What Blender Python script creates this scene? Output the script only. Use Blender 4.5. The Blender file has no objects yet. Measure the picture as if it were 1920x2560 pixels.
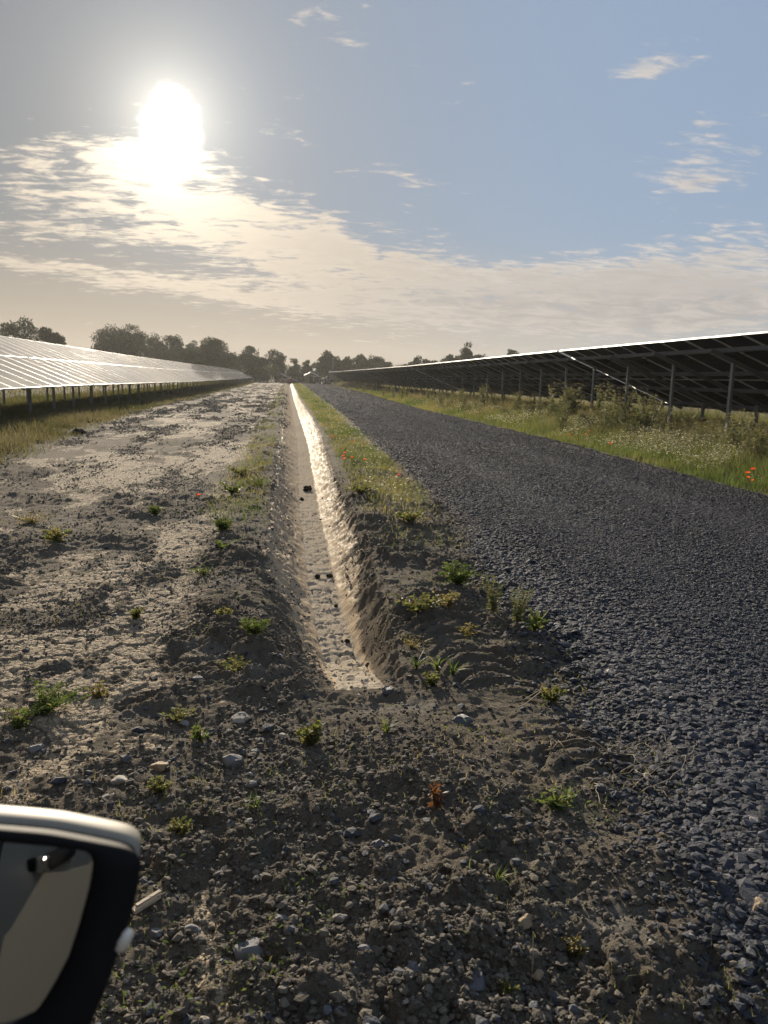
import bpy, bmesh, math, random
import numpy as np
from mathutils import Vector, Matrix, Euler

# ------------------------------------------------------------------ camera, sky, sun, exposure
S = bpy.context.scene
C = S.collection
R = math.radians
EYE = 1.5
YAW, PITCH, ROLL = R(7.6984), R(9.8882), R(1.5)
FPX, CX, CY = 1923.0, 960.0, 1280.0            # focal length in pixels of the 1920 x 2560 photograph

fw = Vector((math.sin(YAW) * math.cos(PITCH), math.cos(YAW) * math.cos(PITCH), -math.sin(PITCH)))
r0 = Vector((math.cos(YAW), -math.sin(YAW), 0))
u0 = r0.cross(fw)
rt = r0 * math.cos(ROLL) + u0 * math.sin(ROLL)
up = u0 * math.cos(ROLL) - r0 * math.sin(ROLL)
cam_d = bpy.data.cameras.new('camera')
cam = bpy.data.objects.new('camera', cam_d)
C.objects.link(cam)
cam.matrix_world = Matrix(((rt.x, up.x, -fw.x, 0), (rt.y, up.y, -fw.y, 0), (rt.z, up.z, -fw.z, EYE), (0, 0, 0, 1)))
cam_d.sensor_fit = 'VERTICAL'
cam_d.sensor_height = 24.0
cam_d.lens = 24.0 * FPX / 2560.0
cam_d.clip_start = 0.02
cam_d.clip_end = 3000
cam_d.dof.use_dof = True
cam_d.dof.focus_distance = 4.5
cam_d.dof.aperture_fstop = 4.5
S.camera = cam

SUN_AZ, SUN_EL = R(-7.437), R(16.457)          # azimuth from +Y towards +X
SUNDIR = Vector((math.sin(SUN_AZ) * math.cos(SUN_EL), math.cos(SUN_AZ) * math.cos(SUN_EL), math.sin(SUN_EL)))
sun_d = bpy.data.lights.new('sun', 'SUN')
sun_d.energy = 4.6
sun_d.angle = R(0.5)
sun_d.color = (1.0, 0.865, 0.68)
sun = bpy.data.objects.new('sun', sun_d)
C.objects.link(sun)
sun.rotation_euler = (-SUNDIR).to_track_quat('-Z', 'Y').to_euler()
sun.location = SUNDIR * 60

S.view_settings.view_transform = 'Standard'
S.view_settings.look = 'None'
S.view_settings.gamma = 1
S.view_settings.use_curve_mapping = False
S.view_settings.exposure = 1.0
S.cycles.use_denoising = True
S.cycles.max_bounces = 8
S.cycles.volume_bounces = 0


class NT:
    """small helper to write node trees"""
    def __init__(s, tree):
        s.t = tree
        s.n = tree.nodes
        s.l = tree.links

    def node(s, typ, **kw):
        n = s.n.new(typ)
        for k, v in kw.items():
            setattr(n, k, v)
        return n

    def put(s, sock, v):
        if isinstance(v, bpy.types.NodeSocket):
            s.l.new(v, sock)
        elif isinstance(v, (tuple, list)):
            sock.default_value = tuple(v) if len(v) == len(sock.default_value) else tuple(v) + (1,)
        else:
            sock.default_value = v

    def m(s, op, a, b=None, c=None, clamp=False):
        n = s.node('ShaderNodeMath', operation=op)
        n.use_clamp = clamp
        s.put(n.inputs[0], a)
        if b is not None:
            s.put(n.inputs[1], b)
        if c is not None:
            s.put(n.inputs[2], c)
        return n.outputs[0]

    def vm(s, op, a, b=None):
        n = s.node('ShaderNodeVectorMath', operation=op)
        s.put(n.inputs[0], a)
        if b is not None:
            s.put(n.inputs[1], b)
        return n.outputs['Value'] if op in ('DOT_PRODUCT', 'LENGTH') else n.outputs[0]

    def mix(s, f, a, b, blend='MIX'):
        n = s.node('ShaderNodeMix', data_type='RGBA', blend_type=blend)
        s.put(n.inputs[0], f)
        s.put(n.inputs[6], a)
        s.put(n.inputs[7], b)
        return n.outputs[2]

    def step(s, v, a, b):
        n = s.node('ShaderNodeMapRange', interpolation_type='SMOOTHSTEP')
        s.put(n.inputs['Value'], v)
        s.put(n.inputs['From Min'], a)
        s.put(n.inputs['From Max'], b)
        return n.outputs[0]

    def noise(s, vec, scale, detail=4, rough=0.55, dist=0.0):
        n = s.node('ShaderNodeTexNoise')
        if vec is not None:
            s.put(n.inputs['Vector'], vec)
        n.inputs['Scale'].default_value = scale
        n.inputs['Detail'].default_value = detail
        n.inputs['Roughness'].default_value = rough
        n.inputs['Distortion'].default_value = dist
        return n.outputs[0]

    def xyz(s, x, y, z):
        n = s.node('ShaderNodeCombineXYZ')
        s.put(n.inputs[0], x); s.put(n.inputs[1], y); s.put(n.inputs[2], z)
        return n.outputs[0]


def make_world():
    w = bpy.data.worlds.new('World')
    S.world = w
    w.use_nodes = True
    t = NT(w.node_tree)
    t.n.clear()
    out = t.node('ShaderNodeOutputWorld')
    bg = t.node('ShaderNodeBackground')
    bg.inputs['Strength'].default_value = 0.1
    t.l.new(bg.outputs[0], out.inputs['Surface'])
    sky = t.node('ShaderNodeTexSky', sky_type='NISHITA')
    sky.sun_disc = False
    sky.sun_elevation = SUN_EL
    sky.sun_rotation = SUN_AZ
    sky.air_density = 1.0
    sky.dust_density = 0.6
    sky.ozone_density = 1.6
    g = t.node('ShaderNodeTexCoord').outputs['Generated']
    d = t.vm('NORMALIZE', g)
    sp = t.node('ShaderNodeSeparateXYZ')
    t.put(sp.inputs[0], d)
    x, y, z = sp.outputs
    az = t.m('MULTIPLY', t.m('ARCTAN2', x, y), 57.2958)
    el = t.m('MULTIPLY', t.m('ARCSINE', z), 57.2958)
    cosang = t.vm('DOT_PRODUCT', d, tuple(SUNDIR))
    ang = t.m('MULTIPLY', t.m('ARCCOSINE', t.m('MINIMUM', cosang, 0.999999)), 57.2958)

    def glow(width, power=1.0):
        return t.m('POWER', 2.71828, t.m('MULTIPLY', t.m('POWER', t.m('DIVIDE', ang, width), power), -1.0))

    # clear sky: the physical sky, its strong brightening towards the horizon evened out by thin high haze
    sc_ = t.node('ShaderNodeVectorMath', operation='SCALE')
    t.put(sc_.inputs[0], sky.outputs[0])
    t.put(sc_.inputs['Scale'], t.m('DIVIDE', 1.0, t.m('ADD', 1.0, t.m('DIVIDE', t.vm('LENGTH', sky.outputs[0]), 4.0))))
    clear = t.mix(0.7, sc_.outputs[0], t.mix(t.step(az, -24.0, 26.0), (1.0, 1.12, 1.30), (1.70, 2.22, 3.02)))
    low = t.m('MULTIPLY', t.step(el, 11.0, 0.5), t.m('SUBTRACT', 1.0, t.m('MULTIPLY', t.step(az, 0.0, 38.0), 0.55)))
    clear = t.mix(t.m('MULTIPLY', low, 0.8), clear, (2.75, 2.25, 1.66))
    # cloud banks
    inv = t.m('DIVIDE', 1.0, t.m('ADD', t.m('MAXIMUM', z, 0.0), 0.12))
    px = t.m('MULTIPLY', x, inv)
    py = t.m('MULTIPLY', y, inv)
    pv = t.xyz(t.m('MULTIPLY', px, 1.0), t.m('MULTIPLY', py, 1.15), 0.0)
    n1 = t.noise(pv, 3.8, 9, 0.66, 0.7)
    n2 = t.noise(pv, 0.75, 3, 0.5)
    n3 = t.noise(t.xyz(t.m('MULTIPLY', px, 0.8), t.m('MULTIPLY', py, 1.7), 3.3), 10.0, 6, 0.62, 0.4)

    def blob(ca, ce, sa, se, tilt, amp):
        da = t.m('SUBTRACT', az, ca)
        de = t.m('SUBTRACT', t.m('SUBTRACT', el, ce), t.m('MULTIPLY', da, tilt))
        q = t.m('ADD', t.m('POWER', t.m('ABSOLUTE', t.m('DIVIDE', da, sa)), 2.0), t.m('POWER', t.m('ABSOLUTE', t.m('DIVIDE', de, se)), 2.0))
        return t.m('MULTIPLY', t.m('POWER', 2.71828, t.m('MULTIPLY', q, -1.0)), amp)
    blobs = [(-9, 11.3, 13, 2.7, -0.12, 0.62), (2, 8.6, 9, 2.2, -0.22, 0.60), (20, 6.4, 18, 1.9, -0.04, 0.95),
             (30, 8.2, 7, 2.0, 0.02, 0.42), (-13, 6.4, 12, 0.75, -0.07, 0.62), (-8.5, 14.0, 4.5, 0.9, 0.0, 0.5), (-16, 8.8, 9, 0.8, 0.0, 0.4), (2, 5.0, 9, 0.9, -0.05, 0.42),
             (29, 15.6, 4, 1.8, 0.1, 0.48), (25.5, 19.5, 4.5, 1.0, 0.1, 0.44), (28, 13.0, 4, 1.0, 0.1, 0.47),
             (9, 13.6, 3.2, 0.9, -0.2, 0.36), (0.5, 15.9, 3.5, 0.9, -0.15, 0.28), (-9, 15.2, 6, 1.6, 0.0, 0.25), (16, 3.0, 22, 0.8, 0.0, 0.25), (20, 4.6, 17, 1.2, -0.01, 0.62)]
    msum = None
    for b in blobs:
        v = blob(*b)
        msum = v if msum is None else t.m('ADD', msum, v)
    # beyond the frame: scattered cloud all round
    side = t.m('MULTIPLY', t.step(t.m('ABSOLUTE', t.m('SUBTRACT', az, 7.0)), 32.0, 60.0), 0.28)
    msum = t.m('MINIMUM', t.m('ADD', msum, side), 0.80)
    dens_in = t.m('ADD', t.m('ADD', t.m('MULTIPLY', t.m('SUBTRACT', n1, 0.5), 1.5), t.m('MULTIPLY', t.m('SUBTRACT', n2, 0.5), 0.7)), msum)
    dens_in = t.m('ADD', dens_in, t.m('MULTIPLY', t.m('SUBTRACT', n3, 0.5), 1.5))
    dens = t.m('MULTIPLY', t.step(dens_in, 0.28, 0.74), 0.90)
    thick = t.step(dens_in, 0.5, 1.15)
    # cloud light: bright towards the sun, greyer away and where thick
    near = glow(13.0)
    ccol = t.mix(t.step(az, -5.0, 26.0), (3.55, 3.08, 2.52), (3.5, 3.3, 3.1))
    ccol = t.mix(t.m('MULTIPLY', thick, 0.62), ccol, t.mix(t.step(az, -20.0, 20.0), (2.0, 1.7, 1.4), (2.1, 2.0, 1.95)))
    shade = t.step(n3, 0.36, 0.68)
    ccol = t.mix(t.m('MULTIPLY', t.m('SUBTRACT', 1.0, shade), 0.5), ccol, (2.0, 1.72, 1.42))
    lowband = t.m('MULTIPLY', t.m('MULTIPLY', t.step(el, 7.2, 5.4), t.step(az, -2.0, 12.0)), 0.75)
    ccol = t.mix(lowband, ccol, t.mix(t.step(n1, 0.38, 0.64), (1.75, 1.64, 1.62), (2.9, 2.68, 2.45)))
    ccol = t.mix(t.m('MULTIPLY', near, 0.65), ccol, (4.9, 3.95, 2.85))
    ccol = t.mix(t.m('MULTIPLY', glow(4.2), 0.9), ccol, (13.0, 11.5, 9.0))
    col = t.mix(dens, clear, ccol)
    # the sun itself and its aureole
    aur = t.m('ADD', t.m('MULTIPLY', glow(2.2), 6.0), t.m('MULTIPLY', glow(8.5), 0.9))
    aur = t.m('MULTIPLY', aur, t.m('SUBTRACT', 1.0, t.m('MULTIPLY', dens, 0.1)))
    cx_ = t.m('DIVIDE', t.m('ADD', az, 7.437), 2.0)
    cy_ = t.m('DIVIDE', t.m('SUBTRACT', el, 15.7), 2.9)
    rad = t.m('SQRT', t.m('ADD', t.m('MULTIPLY', cx_, cx_), t.m('MULTIPLY', cy_, cy_)))
    core = t.m('MULTIPLY', t.m('SUBTRACT', 1.0, t.step(t.m('ADD', rad, t.m('MULTIPLY', t.m('SUBTRACT', n1, 0.5), 1.5)), 0.35, 1.15)), 12.0)
    amt = t.m('ADD', aur, core)
    add = t.node('ShaderNodeVectorMath', operation='SCALE')
    add.inputs[0].default_value = (1.0, 0.93, 0.78)
    t.put(add.inputs['Scale'], amt)
    tot = t.vm('ADD', col, add.outputs[0])
    t.put(bg.inputs['Color'], tot)


make_world()

# ------------------------------------------------------------------ numeric helpers
rng = np.random.default_rng(7)
random.seed(7)


def hash2(ix, iy, seed):
    h = (ix.astype(np.int64) * 374761393 + iy.astype(np.int64) * 668265263 + seed * 974634777) & 0xFFFFFFFF
    h = ((h ^ (h >> 13)) * 1274126177) & 0xFFFFFFFF
    h = ((h ^ (h >> 16)) * 2246822519) & 0xFFFFFFFF
    h = h ^ (h >> 15)
    return (h & 0xFFFFFF) / float(0x1000000)


def vnoise(x, y, seed=0):
    ix, iy = np.floor(x), np.floor(y)
    fx, fy = x - ix, y - iy
    fx = fx * fx * fx * (fx * (fx * 6 - 15) + 10)
    fy = fy * fy * fy * (fy * (fy * 6 - 15) + 10)
    a = hash2(ix, iy, seed); b = hash2(ix + 1, iy, seed)
    c = hash2(ix, iy + 1, seed); d = hash2(ix + 1, iy + 1, seed)
    return (a * (1 - fx) + b * fx) * (1 - fy) + (c * (1 - fx) + d * fx) * fy - 0.5


def fbm(x, y, seed=0, octs=4, gain=0.5):
    v = 0; a = 1.0; f = 1.0
    for o in range(octs):
        v = v + a * vnoise(x * f + o * 17.3, y * f - o * 9.1, seed + o)
        a *= gain; f *= 2.03
    return v


def worley(x, y, seed=0):
    ix, iy = np.floor(x), np.floor(y)
    f1 = np.full(x.shape, 9.0); f2 = np.full(x.shape, 9.0); cid = np.zeros(x.shape)
    for dx in (-1, 0, 1):
        for dy in (-1, 0, 1):
            cx, cy = ix + dx, iy + dy
            qx = cx + hash2(cx, cy, seed); qy = cy + hash2(cx, cy, seed + 71)
            d = np.hypot(x - qx, y - qy)
            idv = hash2(cx, cy, seed + 33)
            closer = d < f1
            f2 = np.where(closer, f1, np.minimum(f2, d))
            cid = np.where(closer, idv, cid)
            f1 = np.where(closer, d, f1)
    return f1, f2, cid


def sstep(v, a, b):
    t = np.clip((v - a) / (b - a), 0, 1)
    return t * t * (3 - 2 * t)


# ------------------------------------------------------------------ the lie of the land
def gz(y):
    return np.interp(y, [22, 62, 200, 420], [0, -0.18, -0.26, -0.3])


YT = [3.0, 3.6, 5, 6, 8, 10.5, 16, 21, 29, 52, 66, 110, 175]
XTL = [0.15, 0.05, -0.1, -0.16, -0.14, -0.12, -0.10, -0.10, -0.03, 0.12, 0.25, 0.55, 0.95]
XTR = [0.54, 0.62, 0.74, 0.79, 0.82, 0.85, 0.96, 1.05, 1.13, 1.24, 1.37, 1.77, 2.28]
YB = [3.0, 4.5, 6, 10, 16, 24, 60, 110, 175]
XBC = [0.385, 0.375, 0.34, 0.36, 0.47, 0.57, 0.78, 1.20, 1.68]
YR = [-40, 0, 1.8, 3, 4.3, 5.5, 8, 12, 17, 38, 75, 140, 180]
XRL = [1.5, 1.32, 1.33, 1.42, 1.55, 1.5, 1.78, 1.92, 2.0, 2.55, 3.1, 3.9, 4.4]
XRR = [6.0, 6.2, 6.3, 6.35, 6.4, 6.45, 6.5, 6.7, 6.9, 7.1, 8.6, 10.0, 10.9]
YS = [-40, 5, 13, 19, 34, 60, 120, 185]
XSL = [-4.3, -4.3, -4.5, -4.95, -5.7, -5.9, -5.8, -5.7]
# a tyre has left curved lug prints beside the road
TRK_Y = [2.6, 2.9, 3.3, 3.7, 4.1, 4.6, 5.2]
TRK_X = [1.25, 1.13, 1.08, 1.03, 0.98, 0.98, 1.05]
DITCH_D = 0.30


def lay(x, y, fine=True):
    """height and masks of the ground at x, y"""
    x = np.asarray(x, float); y = np.asarray(y, float)
    wob = 0.05 * vnoise(y * 1.7, x * 0 + 3.1, 11) + 0.03 * vnoise(y * 6.0, x * 0 + 8.1, 12)
    xtl = np.interp(y, YT, XTL) + wob * 1.5
    xtr = np.interp(y, YT, XTR) + wob * 1.2
    xbc = np.interp(y, YB, XBC) + 0.012 * vnoise(y * 4.0, x * 0 + 2.0, 13) + 0.03 * vnoise(y * 0.8, x * 0 + 6.0, 14)
    hw = 0.108 + 0.017 * sstep(y, 5, 12) + 0.02 * vnoise(y * 5.0, x * 0 + 9.0, 15)
    dfac = sstep(y, 3.35, 4.75) * (1 - sstep(y, 172, 178))
    tl = np.clip((x - xtl) / np.maximum(xbc - hw - xtl, 0.05), 0, 1)
    tr = np.clip((xtr - x) / np.maximum(xtr - xbc - hw, 0.05), 0, 1)
    f = np.minimum(tl, tr)
    fs = f * 0.75 + 0.25 * f * f * (3 - 2 * f)
    ditch = f * sstep(y, 3.3, 3.6) * (1 - sstep(y, 172, 178))
    rwob = 0.10 * vnoise(y * 0.9, y * 0 + 1.7, 21) + 0.07 * vnoise(y * 3.1, y * 0 + 5.7, 22) + 0.05 * vnoise(y * 9.0, x * 2.0, 23)
    xrl = np.interp(y, YR, XRL) + rwob
    xrr = np.interp(y, YR, XRR) + rwob[::1] * 0.9
    road = sstep(x, xrl - 0.02, xrl + 0.22) * (1 - sstep(x, xrr - 0.22, xrr + 0.02)) * (1 - sstep(y, 176, 180))
    xsl = np.interp(y, YS, XSL) + 0.5 * vnoise(y * 0.7, y * 0 + 2.2, 31) + 0.25 * vnoise(y * 2.5, y * 0 + 4.2, 32)
    # which soil is crusted, flat and pale; the rest is loose and dark
    inpath = sstep(x, xsl - 0.4, xsl + 0.7) * (1 - sstep(x, xtl - 0.75, xtl - 0.15)) * sstep(y + 0.55 * np.clip(x + 1.5, -3, 3), 2.4, 3.6)
    cn = fbm(x * 0.95 + 0.35 * vnoise(x * 3, y * 3, 44), y * 0.42, 41, 6, 0.72)
    cn2 = fbm(x * 3.2, y * 1.9, 46, 3, 0.6)
    streak = 0.35 * np.sin(x * 4.2 + 0.8 * vnoise(y * 0.2, x * 0, 48) * 4)
    crust = inpath * sstep(cn + 0.75 * cn2 + 0.14 * streak, -0.14, 0.30)
    strip = np.exp(-((x + 0.15 + 0.19 * (y - 1.66)) / 0.055) ** 2) * (1 - sstep(y, 2.1, 2.35)) * sstep(vnoise(x * 12, y * 7, 51), -0.3, 0.05)
    crust = np.maximum(crust, 0.8 * strip)
    corner = (1 - sstep(x, -1.35, -0.85)) * (1 - sstep(y, 3.4, 4.0))
    crust = np.maximum(crust, 0.45 * corner * sstep(cn2, -0.35, 0.2))
    veg = np.maximum(1 - sstep(x, xsl - 0.35, xsl + 0.35), sstep(x, xrr - 0.05, xrr + 0.35))
    mid = sstep(x, xtr + 0.02, xtr + 0.3) * (1 - sstep(x, xrl - 0.25, xrl + 0.05)) * sstep(y, 7.5, 14)
    lefts = sstep(x, xtl - 0.75, xtl - 0.45) * (1 - sstep(x, xtl - 0.12, xtl)) * sstep(y, 7.0, 10.0)
    veg = np.maximum(veg, np.maximum(mid, 0.45 * lefts))
    z = gz(y) + 0.035 * fbm(x * 0.45, y * 0.35, 61, 3) * (1 - road * 0.7)
    z = z - DITCH_D * fs * dfac
    z = z + road * (0.05 + 0.012 * np.sin((x - xrl) * 2.6) - 0.012 * np.exp(-((x - xrl - 1.3) / 0.3) ** 2) - 0.012 * np.exp(-((x - xrl - 3.1) / 0.3) ** 2))
    # a ragged shoulder of loose stone along the far edge of the road
    z = z + 0.05 * np.exp(-((x - xrr + 0.25) / 0.16) ** 2) * (0.6 + vnoise(y * 2.2, x * 3, 65))
    if not fine:
        return z, crust, ditch, road, veg
    loose = (1 - crust) * (1 - road) * (1 - sstep(ditch, 0.0, 0.6) * 0.8)
    spoil = np.exp(-((x - xtl + 0.22) / 0.22) ** 2) * sstep(y, 3.2, 4.2) + np.exp(-((x - xtr - 0.25) / 0.25) ** 2) * sstep(y, 3.2, 4.4)
    heap = np.exp(-((x - 0.55) / 0.4) ** 2 - ((y - 2.75) / 0.35) ** 2) + 0.8 * np.exp(-((x - 1.15) / 0.3) ** 2 - ((y - 2.05) / 0.22) ** 2)
    rough = loose * (0.26 + 0.56 * sstep(fbm(x * 1.3, y * 1.3, 71, 3), -0.2, 0.3)) * (1 + 0.5 * spoil)
    near = 1 / (1 + (np.maximum(y, 0) / 22.0) ** 2)
    a1, b1, c1 = worley(x / 0.16 + 0.4 * vnoise(x * 20, y * 20, 81), y / 0.16, 82)
    d1 = np.sqrt(np.clip(1 - (a1 / (0.32 + 0.40 * c1)) ** 2, 0, 1)) * (c1 > 0.52)
    a2, b2, c2 = worley(x / 0.062 + 0.5 * vnoise(x * 45, y * 45, 84), y / 0.062, 85)
    d2 = np.sqrt(np.clip(1 - (a2 / (0.38 + 0.40 * c2)) ** 2, 0, 1)) * (c2 > 0.35)
    a3, b3, c3 = worley(x / 0.027, y / 0.027, 88)
    d3 = np.sqrt(np.clip(1 - (a3 / (0.4 + 0.4 * c3)) ** 2, 0, 1)) * (c3 > 0.25)
    grain = fbm(x * 30, y * 30, 91, 3, 0.75)
    z = z + rough * near * (0.030 * d1 * (0.4 + c1) + 0.015 * d2 * (0.3 + c2) + 0.009 * d3 + 0.016 * grain + 0.03 * fbm(x * 11, y * 11, 121, 4, 0.6))
    z = z + rough * 0.045 * fbm(x * 2.6, y * 2.6, 93, 3, 0.55)
    z = z + spoil * (1 - road) * (0.035 + 0.03 * fbm(x * 5, y * 5, 95, 2)) + heap * (1 - road) * 0.05
    # crust: level plates parted by cracks
    aw, bw, cw = worley(x / 0.15 + 0.7 * vnoise(x * 9, y * 9, 97), y / 0.12 + 0.5 * vnoise(x * 11, y * 11, 96), 98)
    crack = 1 - sstep(bw - aw, 0.02, 0.10)
    z = z + crust * near * (-0.013 * crack + 0.013 * (cw - 0.5) + 0.008 * grain + 0.012 * fbm(x * 7, y * 7, 123, 3)) + crust * 0.012
    # ditch: crumbs dragged down the banks, bucket lines along the bottom
    bank = sstep(ditch, 0.02, 0.2) * (1 - sstep(ditch, 0.93, 1.0))
    ac, bc, cc = worley(x / 0.05, y / 0.085, 101)
    crumbs = np.sqrt(np.clip(1 - (ac / 0.55) ** 2, 0, 1)) * (cc > 0.35 + 0.5 * ditch)
    z = z + bank * (0.022 * crumbs * (1.1 - ditch) + 0.012 * fbm(x * 9, y * 4, 103, 3) + 0.075 * (1.05 - ditch) * fbm(x * 10, y * 7, 119, 5, 0.66)) * near
    floor_ = sstep(ditch, 0.95, 1.0)
    af, bf, cf = worley(x / 0.10 + 0.3 * vnoise(x * 20, y * 20, 117), y / 0.30, 118)
    z = z - floor_ * near * 0.016 * (1 - sstep(bf - af, 0.03, 0.12)) * (cf > 0.25)
    z = z + floor_ * (0.012 * fbm(x * 8, y * 16, 105, 4) - 0.009 * (np.abs(np.sin((x - xbc) * 28)) < 0.10) + 0.012 * (vnoise(x * 14, y * 22, 107) > 0.36)) * near
    # lug prints
    xt = np.interp(y, TRK_Y, TRK_X)
    tm = sstep(y, 2.55, 2.7) * (1 - sstep(y, 5.0, 5.3)) * (1 - sstep(np.abs(x - xt), 0.17, 0.23)) * (1 - road) * sstep(vnoise(x * 1.4, y * 1.9, 109), -0.28, 0.02)
    lug = np.sin((y + 0.9 * (x - xt) ** 2 * 3 - 0.18 * (x - xt)) * 2 * np.pi / 0.115)
    z = z * 1.0 + tm * sstep(fbm(x * 2.2, y * 1.6, 129, 3), -0.3, 0.05) * 0.015 * np.tanh(lug * 5.0 + 1.5 * vnoise(x * 14, y * 14, 127))
    # road: packed broken stone
    ag, bg_, cg = worley(x / 0.035, y / 0.035, 111)
    z = z + road * near * (0.010 * np.sqrt(np.clip(1 - (ag / 0.6) ** 2, 0, 1)) * cg + 0.006 * grain)
    z = z + road * 0.012 * fbm(x * 2.2, y * 1.1, 113, 3)
    return z, crust, ditch, road, veg


def hz(x, y):
    return float(lay(np.array([x]), np.array([y]))[0][0])


def ray(px, py):
    d = fw + rt * ((px - CX) / FPX) - up * ((py - CY) / FPX)
    return d


def on_ground(px, py, dz=0.0):
    """the spot of ground seen at a pixel of the photograph"""
    d = ray(px, py)
    z = 0.0
    for _ in range(12):
        t = (z + dz - EYE) / d.z
        z = float(gz(d.y * t))
    return d.x * t, d.y * t


def at_depth(px, py, Y):
    d = ray(px, py)
    t = Y / d.y
    return Vector((d.x * t, Y, EYE + d.z * t))


# ------------------------------------------------------------------ materials
def new_mat(name):
    m = bpy.data.materials.new(name)
    m.use_nodes = True
    t = NT(m.node_tree)
    b = t.n['Principled BSDF']
    return m, t, b


def simple(name, col, rough=0.6, metal=0.0, spec=0.5, vary=0.0, scale=8.0, bump=0.0, bscale=40.0, coat=0.0):
    m, t, b = new_mat(name)
    b.inputs['Roughness'].default_value = rough
    b.inputs['Metallic'].default_value = metal
    b.inputs['Specular IOR Level'].default_value = spec
    b.inputs['Coat Weight'].default_value = coat
    oc = t.node('ShaderNodeTexCoord').outputs['Object']
    if vary:
        n = t.noise(oc, scale, 5, 0.6)
        dark = tuple(c * (1 - vary) for c in col)
        lite = tuple(min(1, c * (1 + vary)) for c in col)
        t.put(b.inputs['Base Color'], t.mix(n, dark, lite))
    else:
        b.inputs['Base Color'].default_value = tuple(col) + (1,)
    if bump:
        bn = t.node('ShaderNodeBump')
        bn.inputs['Strength'].default_value = bump
        bn.inputs['Distance'].default_value = 0.01
        t.put(bn.inputs['Height'], t.noise(oc, bscale, 4, 0.6))
        t.put(b.inputs['Normal'], bn.outputs[0])
    return m


def attr(t, name):
    n = t.node('ShaderNodeAttribute')
    n.attribute_name = name
    return n.outputs['Fac']


def soil_material():
    m, t, b = new_mat('soil')
    P = t.node('ShaderNodeNewGeometry').outputs['Position']
    cr, vg, di = attr(t, 'crust'), attr(t, 'veg'), attr(t, 'ditch')
    n_f = t.noise(P, 55, 6, 0.65)
    n_m = t.noise(P, 9, 6, 0.6)
    n_l = t.noise(P, 1.7, 5, 0.6)
    loose = t.mix(n_f, (0.080, 0.070, 0.057), (0.205, 0.179, 0.144))
    loose = t.mix(t.step(n_m, 0.5, 0.72), loose, (0.155, 0.128, 0.095))
    loose = t.mix(t.step(n_l, 0.52, 0.7), loose, (0.205, 0.19, 0.165))
    sp0 = t.node('ShaderNodeSeparateXYZ')
    t.put(sp0.inputs[0], P)
    dry = t.m('MULTIPLY', t.step(sp0.outputs[0], -0.3, -0.9), t.step(sp0.outputs[1], 3.6, 5.5))
    loose = t.mix(t.m('MULTIPLY', dry, 0.55), loose, t.mix(n_f, (0.130, 0.113, 0.091), (0.260, 0.226, 0.180)))
    pale = t.mix(n_f, (0.235, 0.194, 0.143), (0.47, 0.397, 0.30))
    pale = t.mix(t.step(n_m, 0.48, 0.75), pale, (0.32, 0.268, 0.20))
    n_k = t.noise(P, 24, 4, 0.7)
    cr = t.m('ADD', cr, t.m('MULTIPLY', t.m('SUBTRACT', n_k, 0.5), 1.6))
    cm = t.step(t.m('ADD', t.m('ADD', cr, t.m('MULTIPLY', t.m('SUBTRACT', n_m, 0.5), 1.9)), t.m('MULTIPLY', t.m('SUBTRACT', n_f, 0.5), 1.6)), 0.36, 0.70)
    col = t.mix(cm, loose, pale)
    vcol = t.mix(n_m, (0.055, 0.052, 0.026), (0.12, 0.10, 0.055))
    col = t.mix(t.m('MULTIPLY', vg, 0.85), col, vcol)
    t.put(b.inputs['Base Color'], col)
    t.put(b.inputs['Roughness'], t.m('SUBTRACT', 0.97, t.m('MULTIPLY', cm, 0.10)))
    b.inputs['Specular IOR Level'].default_value = 0.04
    bn = t.node('ShaderNodeBump')
    bn.inputs['Strength'].default_value = 1.0
    bn.inputs['Distance'].default_value = 0.018
    hgt = t.m('ADD', t.m('MULTIPLY', t.noise(P, 110, 5, 0.65), t.m('SUBTRACT', 1.3, t.m('MULTIPLY', cm, 0.6))), t.m('MULTIPLY', t.noise(P, 24, 5, 0.6), 0.9))
    nw = t.node('ShaderNodeTexNoise')
    t.put(nw.inputs['Vector'], P)
    nw.inputs['Scale'].default_value = 9
    nw.inputs['Detail'].default_value = 4
    wv = t.vm('ADD', P, t.vm('MULTIPLY', nw.outputs['Color'], (0.09, 0.09, 0.0)))
    for sc_, dep in ((9.0, 1.1), (24.0, 0.6)):
        vo = t.node('ShaderNodeTexVoronoi', feature='DISTANCE_TO_EDGE')
        t.put(vo.inputs['Vector'], wv)
        vo.inputs['Scale'].default_value = sc_
        hgt = t.m('ADD', hgt, t.m('MULTIPLY', t.m('MULTIPLY', t.step(vo.outputs['Distance'], 0.0, 0.09), cm), dep))
    t.put(bn.inputs['Height'], hgt)
    t.put(b.inputs['Normal'], bn.outputs[0])
    return m


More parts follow.
